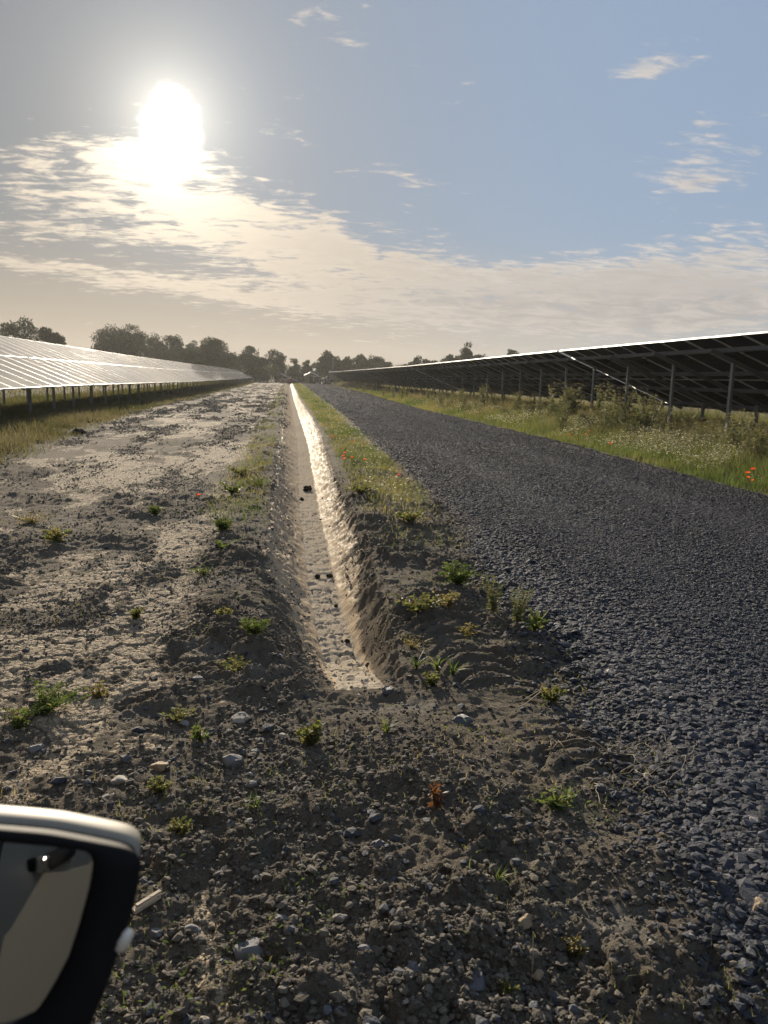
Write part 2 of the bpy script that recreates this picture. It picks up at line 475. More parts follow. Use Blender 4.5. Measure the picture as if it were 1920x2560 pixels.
def clay_material():
    m, t, b = new_mat('ditch_clay')
    P = t.node('ShaderNodeNewGeometry').outputs['Position']
    di = attr(t, 'ditch')
    n_f = t.noise(P, 60, 6, 0.65)
    n_m = t.noise(P, 11, 6, 0.62)
    clay = t.mix(n_f, (0.24, 0.208, 0.165), (0.46, 0.402, 0.325))
    clay = t.mix(t.step(n_m, 0.55, 0.8), clay, (0.19, 0.15, 0.105))
    clay = t.mix(t.m('MULTIPLY', t.step(di, 0.99, 0.93), 0.6), clay, t.mix(n_f, (0.29, 0.215, 0.135), (0.50, 0.385, 0.255)))  # golden sun glare on the banks, put into the clay colour
    dirt = t.mix(n_f, (0.062, 0.054, 0.044), (0.165, 0.144, 0.115))
    sp = t.node('ShaderNodeSeparateXYZ')
    t.put(sp.inputs[0], P)
    strv = t.xyz(t.m('ADD', t.m('MULTIPLY', sp.outputs[0], 7.0), t.m('MULTIPLY', sp.outputs[1], -2.0)), t.m('MULTIPLY', sp.outputs[1], 15.0), 0.0)
    n_s = t.noise(strv, 1.6, 5, 0.7)
    # near its end the banks are smeared with loose dark soil
    cover = t.m('ADD', t.m('MULTIPLY', t.m('SUBTRACT', n_s, 0.5), 2.4), t.m('MULTIPLY', t.step(sp.outputs[1], 7.0, 3.4), t.m('SUBTRACT', 1.15, di)))
    side = attr(t, 'side')
    cover = t.m('ADD', cover, t.m('MULTIPLY', t.m('SUBTRACT', t.m('SUBTRACT', 0.50, t.m('MULTIPLY', side, 0.28)), di), t.m('ADD', 1.2, t.m('MULTIPLY', t.step(sp.outputs[1], 30.0, 7.0), 1.0))))
    cover = t.m('ADD', cover, t.step(sp.outputs[1], 4.2, 3.5))
    cover = t.m('ADD', cover, t.m('MULTIPLY', t.m('MULTIPLY', t.step(sp.outputs[1], 7.0, 4.4), t.step(di, 0.99, 0.92)), 1.1))
    cover = t.m('ADD', cover, t.m('MULTIPLY', t.m('SUBTRACT', t.noise(P, 26, 5, 0.7), 0.5), 0.9))
    cv = t.step(cover, 0.36, 0.66)
    t.put(b.inputs['Base Color'], t.mix(cv, clay, dirt))
    flo = t.step(di, 0.93, 0.99)
    t.put(b.inputs['Roughness'], t.m('MINIMUM', 0.95, t.m('ADD', t.m('ADD', 0.52, t.m('MULTIPLY', flo, 0.4)), t.m('MULTIPLY', cv, 0.45))))
    t.put(b.inputs['Specular IOR Level'], t.m('ADD', 0.001, t.m('MULTIPLY', t.m('MULTIPLY', t.m('SUBTRACT', 1.0, flo), t.m('MULTIPLY', t.step(sp.outputs[1], 4.6, 6.5), t.m('SUBTRACT', 1.0, t.m('MULTIPLY', t.step(sp.outputs[1], 10.0, 45.0), 0.8)))), 0.0055)))
    bn = t.node('ShaderNodeBump')
    bn.inputs['Strength'].default_value = 0.7
    bn.inputs['Distance'].default_value = 0.012
    t.put(bn.inputs['Height'], t.m('ADD', t.m('MULTIPLY', n_s, 1.0), t.m('MULTIPLY', t.noise(P, 70, 5, 0.6), 0.5)))
    t.put(b.inputs['Normal'], bn.outputs[0])
    return m


def road_material():
    m, t, b = new_mat('crushed_stone')
    P = t.node('ShaderNodeNewGeometry').outputs['Position']
    v = t.node('ShaderNodeTexVoronoi')
    t.put(v.inputs['Vector'], P)
    v.inputs['Scale'].default_value = 34
    n_l = t.noise(P, 0.8, 4, 0.6)
    n_f = t.noise(P, 90, 4, 0.6)
    cs = t.node('ShaderNodeSeparateColor')
    t.put(cs.inputs[0], v.outputs['Color'])
    col = t.mix(cs.outputs[0], (0.018, 0.020, 0.026), (0.070, 0.073, 0.085))
    sp = t.node('ShaderNodeSeparateXYZ')
    t.put(sp.inputs[0], P)
    worn = t.noise(t.xyz(t.m('MULTIPLY', sp.outputs[0], 1.0), t.m('MULTIPLY', sp.outputs[1], 0.12), 0.0), 1.5, 4, 0.6)
    col = t.mix(t.m('MULTIPLY', t.step(worn, 0.5, 0.72), 0.55), col, (0.080, 0.076, 0.072))
    col = t.mix(t.m('MULTIPLY', t.step(n_l, 0.5, 0.75), 0.3), col, (0.08, 0.074, 0.066))
    t.put(b.inputs['Base Color'], col)
    b.inputs['Roughness'].default_value = 0.9
    b.inputs['Specular IOR Level'].default_value = 0.15
    bn = t.node('ShaderNodeBump')
    bn.inputs['Strength'].default_value = 1.0
    bn.inputs['Distance'].default_value = 0.03
    t.put(bn.inputs['Height'], t.m('ADD', t.m('MULTIPLY', v.outputs['Distance'], -1.0), t.m('MULTIPLY', n_f, 0.3)))
    t.put(b.inputs['Normal'], bn.outputs[0])
    return m


def tint_mat(name, stops, rough=0.8, trans=0.0, bump=0.0, spec=0.3):
    """colour picked along a ramp by the 'tint' attribute; leaves let light through"""
    m, t, b = new_mat(name)
    rp = t.node('ShaderNodeValToRGB')
    el = rp.color_ramp.elements
    while len(el) < len(stops):
        el.new(0.5)
    for e, (p, c) in zip(el, stops):
        e.position = p
        e.color = tuple(c) + (1,)
    t.put(rp.inputs[0], attr(t, 'tint'))
    b.inputs['Roughness'].default_value = rough
    b.inputs['Specular IOR Level'].default_value = spec
    col = rp.outputs[0]
    if bump:
        P = t.node('ShaderNodeNewGeometry').outputs['Position']
        n = t.noise(P, 120, 4, 0.6)
        col = t.mix(n, t.mix(1.0, col, (0.6, 0.6, 0.6), 'MULTIPLY'), t.mix(1.0, col, (1.4, 1.4, 1.4), 'MULTIPLY'))
        bn = t.node('ShaderNodeBump')
        bn.inputs['Strength'].default_value = bump
        bn.inputs['Distance'].default_value = 0.008
        t.put(bn.inputs['Height'], n)
        t.put(b.inputs['Normal'], bn.outputs[0])
    t.put(b.inputs['Base Color'], col)
    if trans:
        tr = t.node('ShaderNodeBsdfTranslucent')
        t.put(tr.inputs['Color'], t.mix(1.0, col, (1.22, 1.2, 0.88), 'MULTIPLY'))
        mx = t.node('ShaderNodeMixShader')
        mx.inputs[0].default_value = trans
        t.l.new(b.outputs[0], mx.inputs[1])
        t.l.new(tr.outputs[0], mx.inputs[2])
        t.l.new(mx.outputs[0], t.n['Material Output'].inputs['Surface'])
    return m


def glass_panel_material():
    m, t, b = new_mat('panel_glass')
    oc = t.node('ShaderNodeTexCoord').outputs['Object']
    br = t.node('ShaderNodeTexBrick')
    t.put(br.inputs['Vector'], oc)
    br.offset = 0.0
    br.inputs['Scale'].default_value = 1.0
    br.inputs['Brick Width'].default_value = 0.19
    br.inputs['Row Height'].default_value = 0.19
    br.inputs['Mortar Size'].default_value = 0.0025
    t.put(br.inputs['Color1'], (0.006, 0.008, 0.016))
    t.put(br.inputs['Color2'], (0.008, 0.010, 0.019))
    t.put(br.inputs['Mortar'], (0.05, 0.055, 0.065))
    dust_sheen = t.noise(oc, 3.0, 5, 0.6)
    t.put(b.inputs['Base Color'], t.mix(t.m('ADD', 0.62, t.m('MULTIPLY', dust_sheen, 0.25)), br.outputs[0], (0.56, 0.51, 0.44)))  # pale sky reflection painted into the glass colour, patchy like dust
    t.put(b.inputs['Roughness'], t.m('ADD', 0.03, t.m('MULTIPLY', dust_sheen, 0.015)))
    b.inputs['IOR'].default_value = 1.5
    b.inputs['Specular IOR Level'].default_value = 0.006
    return m


M = {
    'soil': soil_material(), 'clay': clay_material(), 'road': road_material(),
    'stone': tint_mat('loose_stone', [(0, (0.024, 0.026, 0.033)), (0.6, (0.053, 0.058, 0.072)), (0.93, (0.100, 0.106, 0.121)), (1, (0.32, 0.30, 0.28))], 0.8, bump=0.5, spec=0.22),
    'crumb': tint_mat('soil_crumb', [(0, (0.056, 0.050, 0.043)), (0.6, (0.125, 0.110, 0.090)), (0.92, (0.19, 0.172, 0.145)), (1, (0.30, 0.275, 0.235))], 0.9, bump=0.6, spec=0.25),
    'clod': simple('earth_clod', (0.085, 0.064, 0.042), 0.95, vary=0.45, scale=25, bump=0.8, bscale=70, spec=0.2),
    'darkclod': simple('dark_clod', (0.045, 0.037, 0.029), 0.95, vary=0.4, scale=25, bump=0.8, bscale=60, spec=0.2),
    'rock_grey': simple('grey_rock', (0.155, 0.157, 0.165), 0.75, vary=0.4, scale=18, bump=0.5, bscale=45),
    'rock_blue': simple('blue_grey_rock', (0.095, 0.10, 0.12), 0.6, vary=0.45, scale=20, bump=0.5, bscale=45),
    'rock_pale': simple('pale_rock', (0.32, 0.295, 0.26), 0.8, vary=0.25, scale=16, bump=0.5, bscale=50),
    'rock_tan': simple('tan_rock', (0.30, 0.22, 0.14), 0.8, vary=0.3, scale=16, bump=0.5, bscale=50),
    'grass': tint_mat('verge_grass', [(0, (0.070, 0.105, 0.030)), (0.4, (0.130, 0.150, 0.048)), (0.7, (0.200, 0.180, 0.078)), (1, (0.28, 0.225, 0.125))], 0.6, 0.5),
    'dryg': tint_mat('dry_grass', [(0, (0.060, 0.072, 0.022)), (0.35, (0.100, 0.092, 0.048)), (1, (0.185, 0.160, 0.100))], 0.65, 0.45),
    'herb': tint_mat('herb_leaf', [(0, (0.050, 0.082, 0.024)), (0.5, (0.095, 0.135, 0.040)), (0.8, (0.155, 0.15, 0.055)), (1, (0.20, 0.155, 0.085))], 0.55, 0.5),
    'thistle': tint_mat('thistle_leaf', [(0, (0.056, 0.075, 0.035)), (0.6, (0.115, 0.128, 0.068)), (1, (0.23, 0.195, 0.13))], 0.65, 0.4),
    'flower': tint_mat('mayweed', [(0, (0.45, 0.32, 0.03)), (0.45, (0.5, 0.38, 0.05)), (0.55, (0.62, 0.60, 0.55)), (1, (0.75, 0.73, 0.68))], 0.6, 0.35),
    'poppy': tint_mat('poppy_petal', [(0, (0.55, 0.045, 0.015)), (1, (0.75, 0.11, 0.03))], 0.5, 0.45),
    'red_leaf': tint_mat('red_leaf', [(0, (0.10, 0.03, 0.02)), (1, (0.16, 0.085, 0.04))], 0.5, 0.4),
    'twig': simple('dead_twig', (0.25, 0.205, 0.135), 0.8, vary=0.3, scale=30),
    'wood': simple('split_wood', (0.42, 0.34, 0.24), 0.75, vary=0.35, scale=60, bump=0.4, bscale=90),
    'leaf_a': tint_mat('tree_leaf', [(0, (0.026, 0.038, 0.014)), (1, (0.066, 0.080, 0.032))], 0.7, 0.16),
    'leaf_b': tint_mat('hedge_leaf', [(0, (0.034, 0.050, 0.014)), (1, (0.095, 0.110, 0.034))], 0.6, 0.3),
    'bark': simple('bark', (0.07, 0.055, 0.042), 0.9, vary=0.4, scale=6, bump=0.6, bscale=12),
    'alu': simple('aluminium', (0.60, 0.60, 0.59), 0.5, metal=0.25, spec=0.2, vary=0.06, scale=3),
    'galv': simple('galvanised_steel', (0.20, 0.215, 0.235), 0.55, metal=0.5, vary=0.22, scale=9, bump=0.1, bscale=60),
    'back': simple('panel_backsheet', (0.006, 0.011, 0.022), 0.6, spec=0.15, vary=0.15, scale=4),
    'pglass': glass_panel_material(),
    'plastic': simple('black_plastic', (0.013, 0.013, 0.014), 0.6, spec=0.10, vary=0.1, scale=20, bump=0.15, bscale=900),
    'paint': simple('white_car_paint', (0.31, 0.285, 0.235), 0.5, spec=0.2, vary=0.03, scale=2),
    'mirror': simple('mirror_glass', (0.38, 0.39, 0.39), 0.015, metal=1.0),
    'carglass': simple('tinted_glass', (0.010, 0.014, 0.018), 0.04, spec=0.7),
    'chrome': simple('chrome', (0.75, 0.75, 0.75), 0.12, metal=1.0),
    'lens': simple('lamp_lens', (0.75, 0.70, 0.60), 0.12, spec=0.8, coat=1.0),
    'rubber': simple('rubber', (0.02, 0.02, 0.021), 0.8, vary=0.2, scale=20, bump=0.3, bscale=60),
    'red': simple('red_paint', (0.22, 0.024, 0.028), 0.45, vary=0.2, scale=4),
    'green': simple('dark_green_paint', (0.018, 0.030, 0.026), 0.5, vary=0.2, scale=5),
    'white': simple('white_paint', (0.75, 0.75, 0.72), 0.5, vary=0.05, scale=3),
    'greymetal': simple('grey_painted_steel', (0.23, 0.23, 0.24), 0.5, vary=0.15, scale=5),
    'shed': simple('weathered_boards', (0.115, 0.115, 0.062), 0.85, vary=0.3, scale=2),
    'roof': simple('sheet_roof', (0.42, 0.41, 0.40), 0.55, vary=0.15, scale=2),
}


# ------------------------------------------------------------------ mesh helpers
def put(ob, label=None, cat=None, group=None, kind=None, parent=None):
    if ob.name not in C.objects:
        C.objects.link(ob)
    if label: ob['label'] = label
    if cat: ob['category'] = cat
    if group: ob['group'] = group
    if kind: ob['kind'] = kind
    if parent: ob.parent = parent
    return ob


def np_mesh(name, V, F, mats, attrs=None, smooth=False, mi=None):
    """mesh from numpy vertices and equal-sided faces"""
    me = bpy.data.meshes.new(name)
    V = np.ascontiguousarray(V, np.float32); F = np.ascontiguousarray(F, np.int32)
    k = F.shape[1]
    me.vertices.add(len(V)); me.vertices.foreach_set('co', V.ravel())
    me.loops.add(F.size); me.loops.foreach_set('vertex_index', F.ravel())
    me.polygons.add(len(F))
    me.polygons.foreach_set('loop_start', np.arange(0, F.size, k, dtype=np.int32))
    me.polygons.foreach_set('use_smooth', np.full(len(F), smooth))
    for m in (mats if isinstance(mats, (list, tuple)) else [mats]):
        me.materials.append(m)
    if mi is not None:
        me.polygons.foreach_set('material_index', np.ascontiguousarray(mi, np.int32))
    for nm, a in (attrs or {}).items():
        at = me.attributes.new(nm, 'FLOAT', 'POINT')
        at.data.foreach_set('value', np.ascontiguousarray(a, np.float32))
    me.update(calc_edges=True)
    return me


def thing(name, loc, rz=0.0, label=None, cat=None, group=None):
    o = bpy.data.objects.new(name, None)
    o.empty_display_size = 0.2
    o.location = loc
    o.rotation_euler = (0, 0, rz)
    return put(o, label, cat, group)


class MB:
    """collects boxes, bars, tubes and lofts, then links them as one mesh object"""
    def __init__(s):
        s.v = []; s.f = []; s.m = []; s.sm = []

    def add(s, vs, fs, mi=0, smooth=False):
        b = len(s.v)
        s.v += [tuple(v) for v in vs]
        s.f += [tuple(i + b for i in f) for f in fs]
        s.m += [mi] * len(fs); s.sm += [smooth] * len(fs)

    def box(s, c, d, mi=0, rot=None, bev=0.0):
        x, y, z = (q / 2 for q in d)
        if bev > 0:
            bm = bmesh.new()
            bmesh.ops.create_cube(bm, size=1, matrix=Matrix.Diagonal((d[0], d[1], d[2], 1)))
            bmesh.ops.bevel(bm, geom=bm.edges[:], offset=bev, segments=2, affect='EDGES', profile=0.6)
            vs = [v.co.copy() for v in bm.verts]
            fs = [[v.index for v in f.verts] for f in bm.faces]
            bm.free()
        else:
            vs = [Vector((a * x, b * y, c_ * z)) for a in (-1, 1) for b in (-1, 1) for c_ in (-1, 1)]
            fs = [(0, 1, 3, 2), (4, 6, 7, 5), (0, 4, 5, 1), (2, 3, 7, 6), (0, 2, 6, 4), (1, 5, 7, 3)]
        if rot is not None:
            vs = [rot @ v for v in vs]
        s.add([v + Vector(c) for v in vs], fs, mi)

    def bar(s, a, b, w, h, mi=0, upv=(0, 0, 1)):
        a, b = Vector(a), Vector(b)
        d = (b - a); L = d.length; d.normalize()
        sd = d.cross(Vector(upv)); sd.normalize(); u = sd.cross(d)
        rot = Matrix((sd, d, u)).transposed()
        s.box((a + b) / 2, (w, L, h), mi, rot)

    def tube(s, pts, rad, n=6, mi=0, caps=True):
        pts = [Vector(p) for p in pts]
        rads = rad if isinstance(rad, (list, tuple)) else [rad] * len(pts)
        vs = []; fs = []
        for i, p in enumerate(pts):
            d = (pts[min(i + 1, len(pts) - 1)] - pts[max(i - 1, 0)])
            d = d.normalized() if d.length > 1e-9 else Vector((0, 0, 1))
            a = d.cross(Vector((0, 0, 1)) if abs(d.z) < 0.9 else Vector((1, 0, 0))).normalized()
            b2 = d.cross(a)
            for k in range(n):
                q = 2 * math.pi * k / n
                vs.append(p + (a * math.cos(q) + b2 * math.sin(q)) * rads[i])
        for i in range(len(pts) - 1):
            for k in range(n):
                fs.append((i * n + k, i * n + (k + 1) % n, (i + 1) * n + (k + 1) % n, (i + 1) * n + k))
        if caps:
            fs.append(tuple(range(n - 1, -1, -1)))
            fs.append(tuple((len(pts) - 1) * n + k for k in range(n)))
        s.add(vs, fs, mi, True)

    def loft(s, rings, mi=0, closed=True, cap0=False, cap1=False, smooth=True):
        n = len(rings[0]); vs = [p for r in rings for p in r]; fs = []
        for i in range(len(rings) - 1):
            for k in range(n if closed else n - 1):
                k2 = (k + 1) % n
                fs.append((i * n + k, i * n + k2, (i + 1) * n + k2, (i + 1) * n + k))
        if cap0: fs.append(tuple(range(n - 1, -1, -1)))
        if cap1: fs.append(tuple((len(rings) - 1) * n + k for k in range(n)))
        s.add(vs, fs, mi, smooth)

    def mesh(s, name, mats):
        me = bpy.data.meshes.new(name)
        me.from_pydata(s.v, [], s.f)
        for m in (mats if isinstance(mats, (list, tuple)) else [mats]):
            me.materials.append(m)
        me.polygons.foreach_set('material_index', s.m)
        me.polygons.foreach_set('use_smooth', s.sm)
        me.update()
        return me

    def build(s, name, mats, parent=None, fix=False, **kw):
        me = s.mesh(name, mats)
        if fix:
            bm = bmesh.new(); bm.from_mesh(me)
            bmesh.ops.recalc_face_normals(bm, faces=bm.faces[:]); bm.to_mesh(me); bm.free()
        return put(bpy.data.objects.new(name, me), parent=parent, **kw)


def copy_tree(o, parent=None):
    c = o.copy()
    C.objects.link(c)
    if parent: c.parent = parent
    for ch in list(o.children):
        copy_tree(ch, c)
    return c


# ------------------------------------------------------------------ the ground, the road and the ditch
def axis_x():
    fine = list(np.arange(-2.6, -1.5, 0.0125)) + list(np.arange(-1.5, 2.0, 0.0095)) + list(np.arange(2.0, 3.0, 0.0125))
    mid_l = list(np.arange(-6.5, -2.6, 0.03)); mid_r = list(np.arange(3.0, 8.5, 0.03))
    far_r = [8.5]; st = 0.05
    while far_r[-1] < 430: st *= 1.09; far_r.append(far_r[-1] + st)
    far_l = [-6.5]; st = 0.05
    while far_l[-1] > -430: st *= 1.09; far_l.append(far_l[-1] - st)
    return np.array(far_l[:0:-1] + mid_l + fine + mid_r + far_r)


def axis_y():
    ys = [-70, -50, -35, -25, -18, -12, -8, -5, -3, -2, -1.2, -0.6, -0.2, 0.1, 0.35, 0.55, 0.7, 0.8, 0.9]
    y = 1.0
    while y < 560:
        ys.append(y)
        y += max(0.0095 if 1.3 < y < 4.6 else 0.0125, min(y * y / 1900.0, y * 0.07))
    ys.append(560)
    return np.array(ys)


def build_ground():
    ax, ay = axis_x(), axis_y()
    nx, ny = len(ax), len(ay)
    X, Y = np.meshgrid(ax, ay)
    X = X.ravel(); Y = Y.ravel()
    z, crust, ditch, road, veg = lay(X, Y)
    i = np.arange((ny - 1) * (nx - 1))
    r, c = i // (nx - 1), i % (nx - 1)
    a = r * nx + c
    F = np.stack([a, a + 1, a + nx + 1, a + nx], 1)
    froad = road[F].mean(1); fdit = ditch[F].mean(1)
    isr = froad > 0.45
    isd = (~isr) & (fdit > 0.06)
    V = np.stack([X, Y, z], 1)
    for name, sel, mat in (('ground', ~(isr | isd), M['soil']), ('gravel_road', isr, M['road']), ('drainage_ditch', isd, M['clay'])):
        f = F[sel]
        used = np.unique(f)
        rm = np.full(len(V), -1); rm[used] = np.arange(len(used))
        me = np_mesh(name, V[used], rm[f], mat, {'crust': crust[used], 'ditch': ditch[used], 'veg': veg[used], 'side': (X < np.interp(Y, YB, XBC))[used].astype(float)}, smooth=True)
        put(bpy.data.objects.new(name, me), kind='structure')


build_ground()

# ------------------------------------------------------------------ loose stones
def ico():
    bm = bmesh.new()
    bmesh.ops.create_icosphere(bm, subdivisions=1, radius=1)
    v = np.array([q.co[:] for q in bm.verts]); f = np.array([[q.index for q in p.verts] for p in bm.faces])
    bm.free()
    return v, f


ICO_V, ICO_F = ico()


def rot_mats(n):
    q = rng.normal(size=(n, 4)); q /= np.linalg.norm(q, axis=1)[:, None]
    w, x, y, z = q.T
    return np.stack([1 - 2 * (y * y + z * z), 2 * (x * y - z * w), 2 * (x * z + y * w),
                     2 * (x * y + z * w), 1 - 2 * (x * x + z * z), 2 * (y * z - x * w),
                     2 * (x * z - y * w), 2 * (y * z + x * w), 1 - 2 * (x * x + y * y)], 1).reshape(n, 3, 3)


def scatter(name, x, y, size, flat, tint, mat, sink=0.3, group=None):
    n = len(x)
    z = lay(x, y)[0]
    shapes = []
    for k in range(14):
        q = ICO_V * (1 + rng.uniform(-0.38, 0.30, (12, 1)))
        shapes.append(q * np.array([1.25, 0.95, 0.85]))
    shapes = np.array(shapes)
    P = shapes[rng.integers(0, 14, n)]
    P = np.einsum('nij,nkj->nki', rot_mats(n), P)
    P[:, :, 2] *= flat
    P *= size[:, None, None]
    P += np.stack([x, y, z + size * flat * (1 - 2 * sink)], 1)[:, None, :]
    Fi = (ICO_F[None] + 12 * np.arange(n)[:, None, None]).reshape(-1, 3)
    me = np_mesh(name, P.reshape(-1, 3), Fi, mat, {'tint': np.repeat(tint, 12)})
    return put(bpy.data.objects.new(name, me), kind='stuff')


def cand(n, y0, y1, x0, x1, power=1.0):
    u = rng.random(n)
    y = (y0 ** (1 - power) + u * (y1 ** (1 - power) - y0 ** (1 - power))) ** (1 / (1 - power)) if power != 1 else y0 * (y1 / y0) ** u
    x = rng.uniform(x0, x1, n)
    return x, y


def in_view(x, y, marg=0.5):
    return (x < 0.66 * y + marg + 0.3) & (x > -0.37 * y - marg)


def lane(x, y):
    u = x - np.interp(y, YR, XRL)
    return np.exp(-((u - 1.3) / 0.35) ** 2) + np.exp(-((u - 3.1) / 0.35) ** 2)


def gravel():
    x, y = cand(860000, 1.2, 22, 0.8, 7.3, 1.55)
    k = in_view(x, y, 1.0); x, y = x[k], y[k]
    m = lay(x, y, False)[3]
    stray = (rng.random(len(x)) < 0.55 * np.clip(1 - (np.interp(y, YR, XRL) + 0.15 - x) / 0.6, 0, 1) ** 2.5) & (x < np.interp(y, YR, XRL) + 0.25) & (y < 14)
    k = (m > rng.uniform(0.1, 0.9, len(x))) | stray; x, y = x[k], y[k]
    size = np.clip(rng.lognormal(math.log(0.0072), 0.36, len(x)), 0.0035, 0.024) * (1 + 0.5 * np.exp(-((x - np.interp(y, YR, XRL) - 0.2) / 0.45) ** 2) * (1 - sstep(y, 5, 9)) + 0.35 * sstep(y, 6, 18) - 0.25 * np.clip(lane(x, y), 0, 1))
    x2, y2 = cand(230000, 18, 178, 1.6, 11.0, 1.8)
    m = lay(x2, y2, False)[3]
    k = m > rng.uniform(0.15, 0.9, len(x2)); x2, y2 = x2[k], y2[k]
    size2 = np.clip(rng.lognormal(math.log(0.0125), 0.3, len(x2)), 0.007, 0.028) * np.clip(y2 / 24, 0.85, 3.0)
    n1 = len(x)
    x = np.concatenate([x, x2]); y = np.concatenate([y, y2]); size = np.concatenate([size, size2])
    tint = np.clip(rng.beta(2.6, 3.2, len(x)) + 0.24 * lane(x, y) - 0.06 + 0.3 * fbm(x * 1.1, y * 0.25, 191, 3), 0, 0.93)
    w = rng.random(len(x)) < 0.0035
    w[n1:] = False
    tint[w] = 1.0
    scatter('gravel', x, y, size, 0.5, tint, M['stone'], 0.25)


def crumbs():
    x, y = cand(330000, 1.25, 12, -4.6, 1.9, 1.6)
    k = in_view(x, y, 0.3); x, y = x[k], y[k]
    z, cr, di, ro, ve = lay(x, y, False)
    keep = (1 - ro) * (1 - 0.72 * cr) * (1 - 0.86 * sstep(di, 0.6, 0.96)) * np.clip(0.26 + 1.0 * fbm(x * 1.8, y * 1.8, 131, 3), 0.12, 0.75)
    keep = keep * (1 - 0.6 * (np.abs(x - np.interp(y, TRK_Y, TRK_X)) < 0.22) * (((y > 2.7) & (y < 3.4)) | ((y > 3.9) & (y < 4.7))))
    k = rng.random(len(x)) < keep; x, y = x[k], y[k]
    size = np.clip(rng.lognormal(math.log(0.0044), 0.55, len(x)), 0.0022, 0.016)
    tint = np.clip(0.9 * rng.beta(2, 2.9, len(x)), 0, 0.9)
    sel = rng.random(len(x)) < 0.008
    tint[sel] = 1.0
    x2, y2 = cand(260000, 8, 150, -6.5, 0.6, 1.75)
    z, cr, di, ro, ve = lay(x2, y2, False)
    clump = fbm(x2 * 1.3, y2 * 0.33, 195, 6, 0.8) + 0.15 * np.sin(x2 * 4.2 + 1.0) - 0.4 * sstep(x2, np.interp(y2, YT, XTL) - 0.5, np.interp(y2, YT, XTL) - 0.2)
    k = (rng.random(len(x2)) < sstep(clump, -0.25, 0.6) * (1 - 0.3 * cr)) & (ro < 0.1) & (di < np.where(x2 > np.interp(y2, YB, XBC), 0.62, 0.4) + 0.35 * rng.random(len(x2)) ** 3)
    x2, y2 = x2[k], y2[k]
    s2 = np.clip(rng.lognormal(math.log(0.0065), 0.45, len(x2)), 0.003, 0.02) * np.clip(y2 / 14, 0.75, 3.0)
    x = np.concatenate([x, x2]); y = np.concatenate([y, y2]); size = np.concatenate([size, s2])
    tint = np.concatenate([tint, np.clip(0.25 + 0.75 * rng.beta(2, 2.2, len(x2)), 0, 0.95)])
    scatter('soil_crumbs', x, y, size, 0.75, tint, M['crumb'], 0.3)
    x, y = cand(1700, 1.3, 9, -3.0, 1.7, 1.5)
    k = in_view(x, y, 0.3); x, y = x[k], y[k]
    z, cr, di, ro, ve = lay(x, y, False)
    k = rng.random(len(x)) < (1 - ro) * (1 - 0.6 * cr) * (1 - sstep(di, 0.1, 0.5)); x, y = x[k], y[k]
    size = np.clip(rng.lognormal(math.log(0.0095), 0.45, len(x)), 0.005, 0.028)
    scatter('scattered_stones', x, y, size, 0.6, np.clip(rng.beta(2.4, 1.6, len(x)), 0, 0.97), M['stone'], 0.3)


gravel()
crumbs()


def rock_mesh(name, seed, mat, rough=0.22, flat=0.7, sub=3, angular=True):
    bm = bmesh.new()
    bmesh.ops.create_icosphere(bm, subdivisions=sub, radius=1)
    rr = random.Random(seed)
    planes = [(Vector((rr.gauss(0, 1), rr.gauss(0, 1), rr.gauss(0, 1))).normalized(), rr.uniform(0.55, 0.85)) for _ in range(9)]
    off = rr.uniform(0, 50)
    for v in bm.verts:
        p = v.co.copy()
        if angular:
            for n, d in planes:
                e = p.dot(n) - d
                if e > 0: p -= n * e * 0.93
        q = np.array([p.x * 2.4 + off]); w = np.array([p.y * 2.4 + p.z * 1.7])
        nz = float(fbm(q, w, seed, 3)[0])
        p *= 1 + rough * nz
        p.z *= flat
        v.co = p
    me = bpy.data.meshes.new(name)
    bm.to_mesh(me); bm.free()
    me.materials.append(mat)
    for p in me.polygons: p.use_smooth = not angular
    return me


def stone(px, py, wpx, mat, label, name='stone', cat='stone', flat=0.7, seed=None, angular=True, sink=0.35, tall=1.0, group=None):
    """a loose stone: width wpx pixels of the photograph where it lies"""
    x, y = on_ground(px, py)
    dist = math.sqrt(x * x + y * y + EYE * EYE)
    r = wpx / FPX * dist / 2
    seed = seed if seed is not None else int(px * 7 + py)
    o = bpy.data.objects.new(name, rock_mesh(name, seed, M[mat], 0.22 if angular else 0.5, flat * tall, 3, angular))
    o.scale = (r * 1.15, r * 0.9, r)
    o.rotation_euler = (random.uniform(-0.2, 0.2), random.uniform(-0.2, 0.2), random.uniform(-0.5, 0.5))
    o.location = (x, y, float(lay(np.array([x]), np.array([y]), False)[0][0]) + 0.008 + r * flat * tall * (1 - 2 * sink) * 0.6)
    return put(o, label, cat, group)


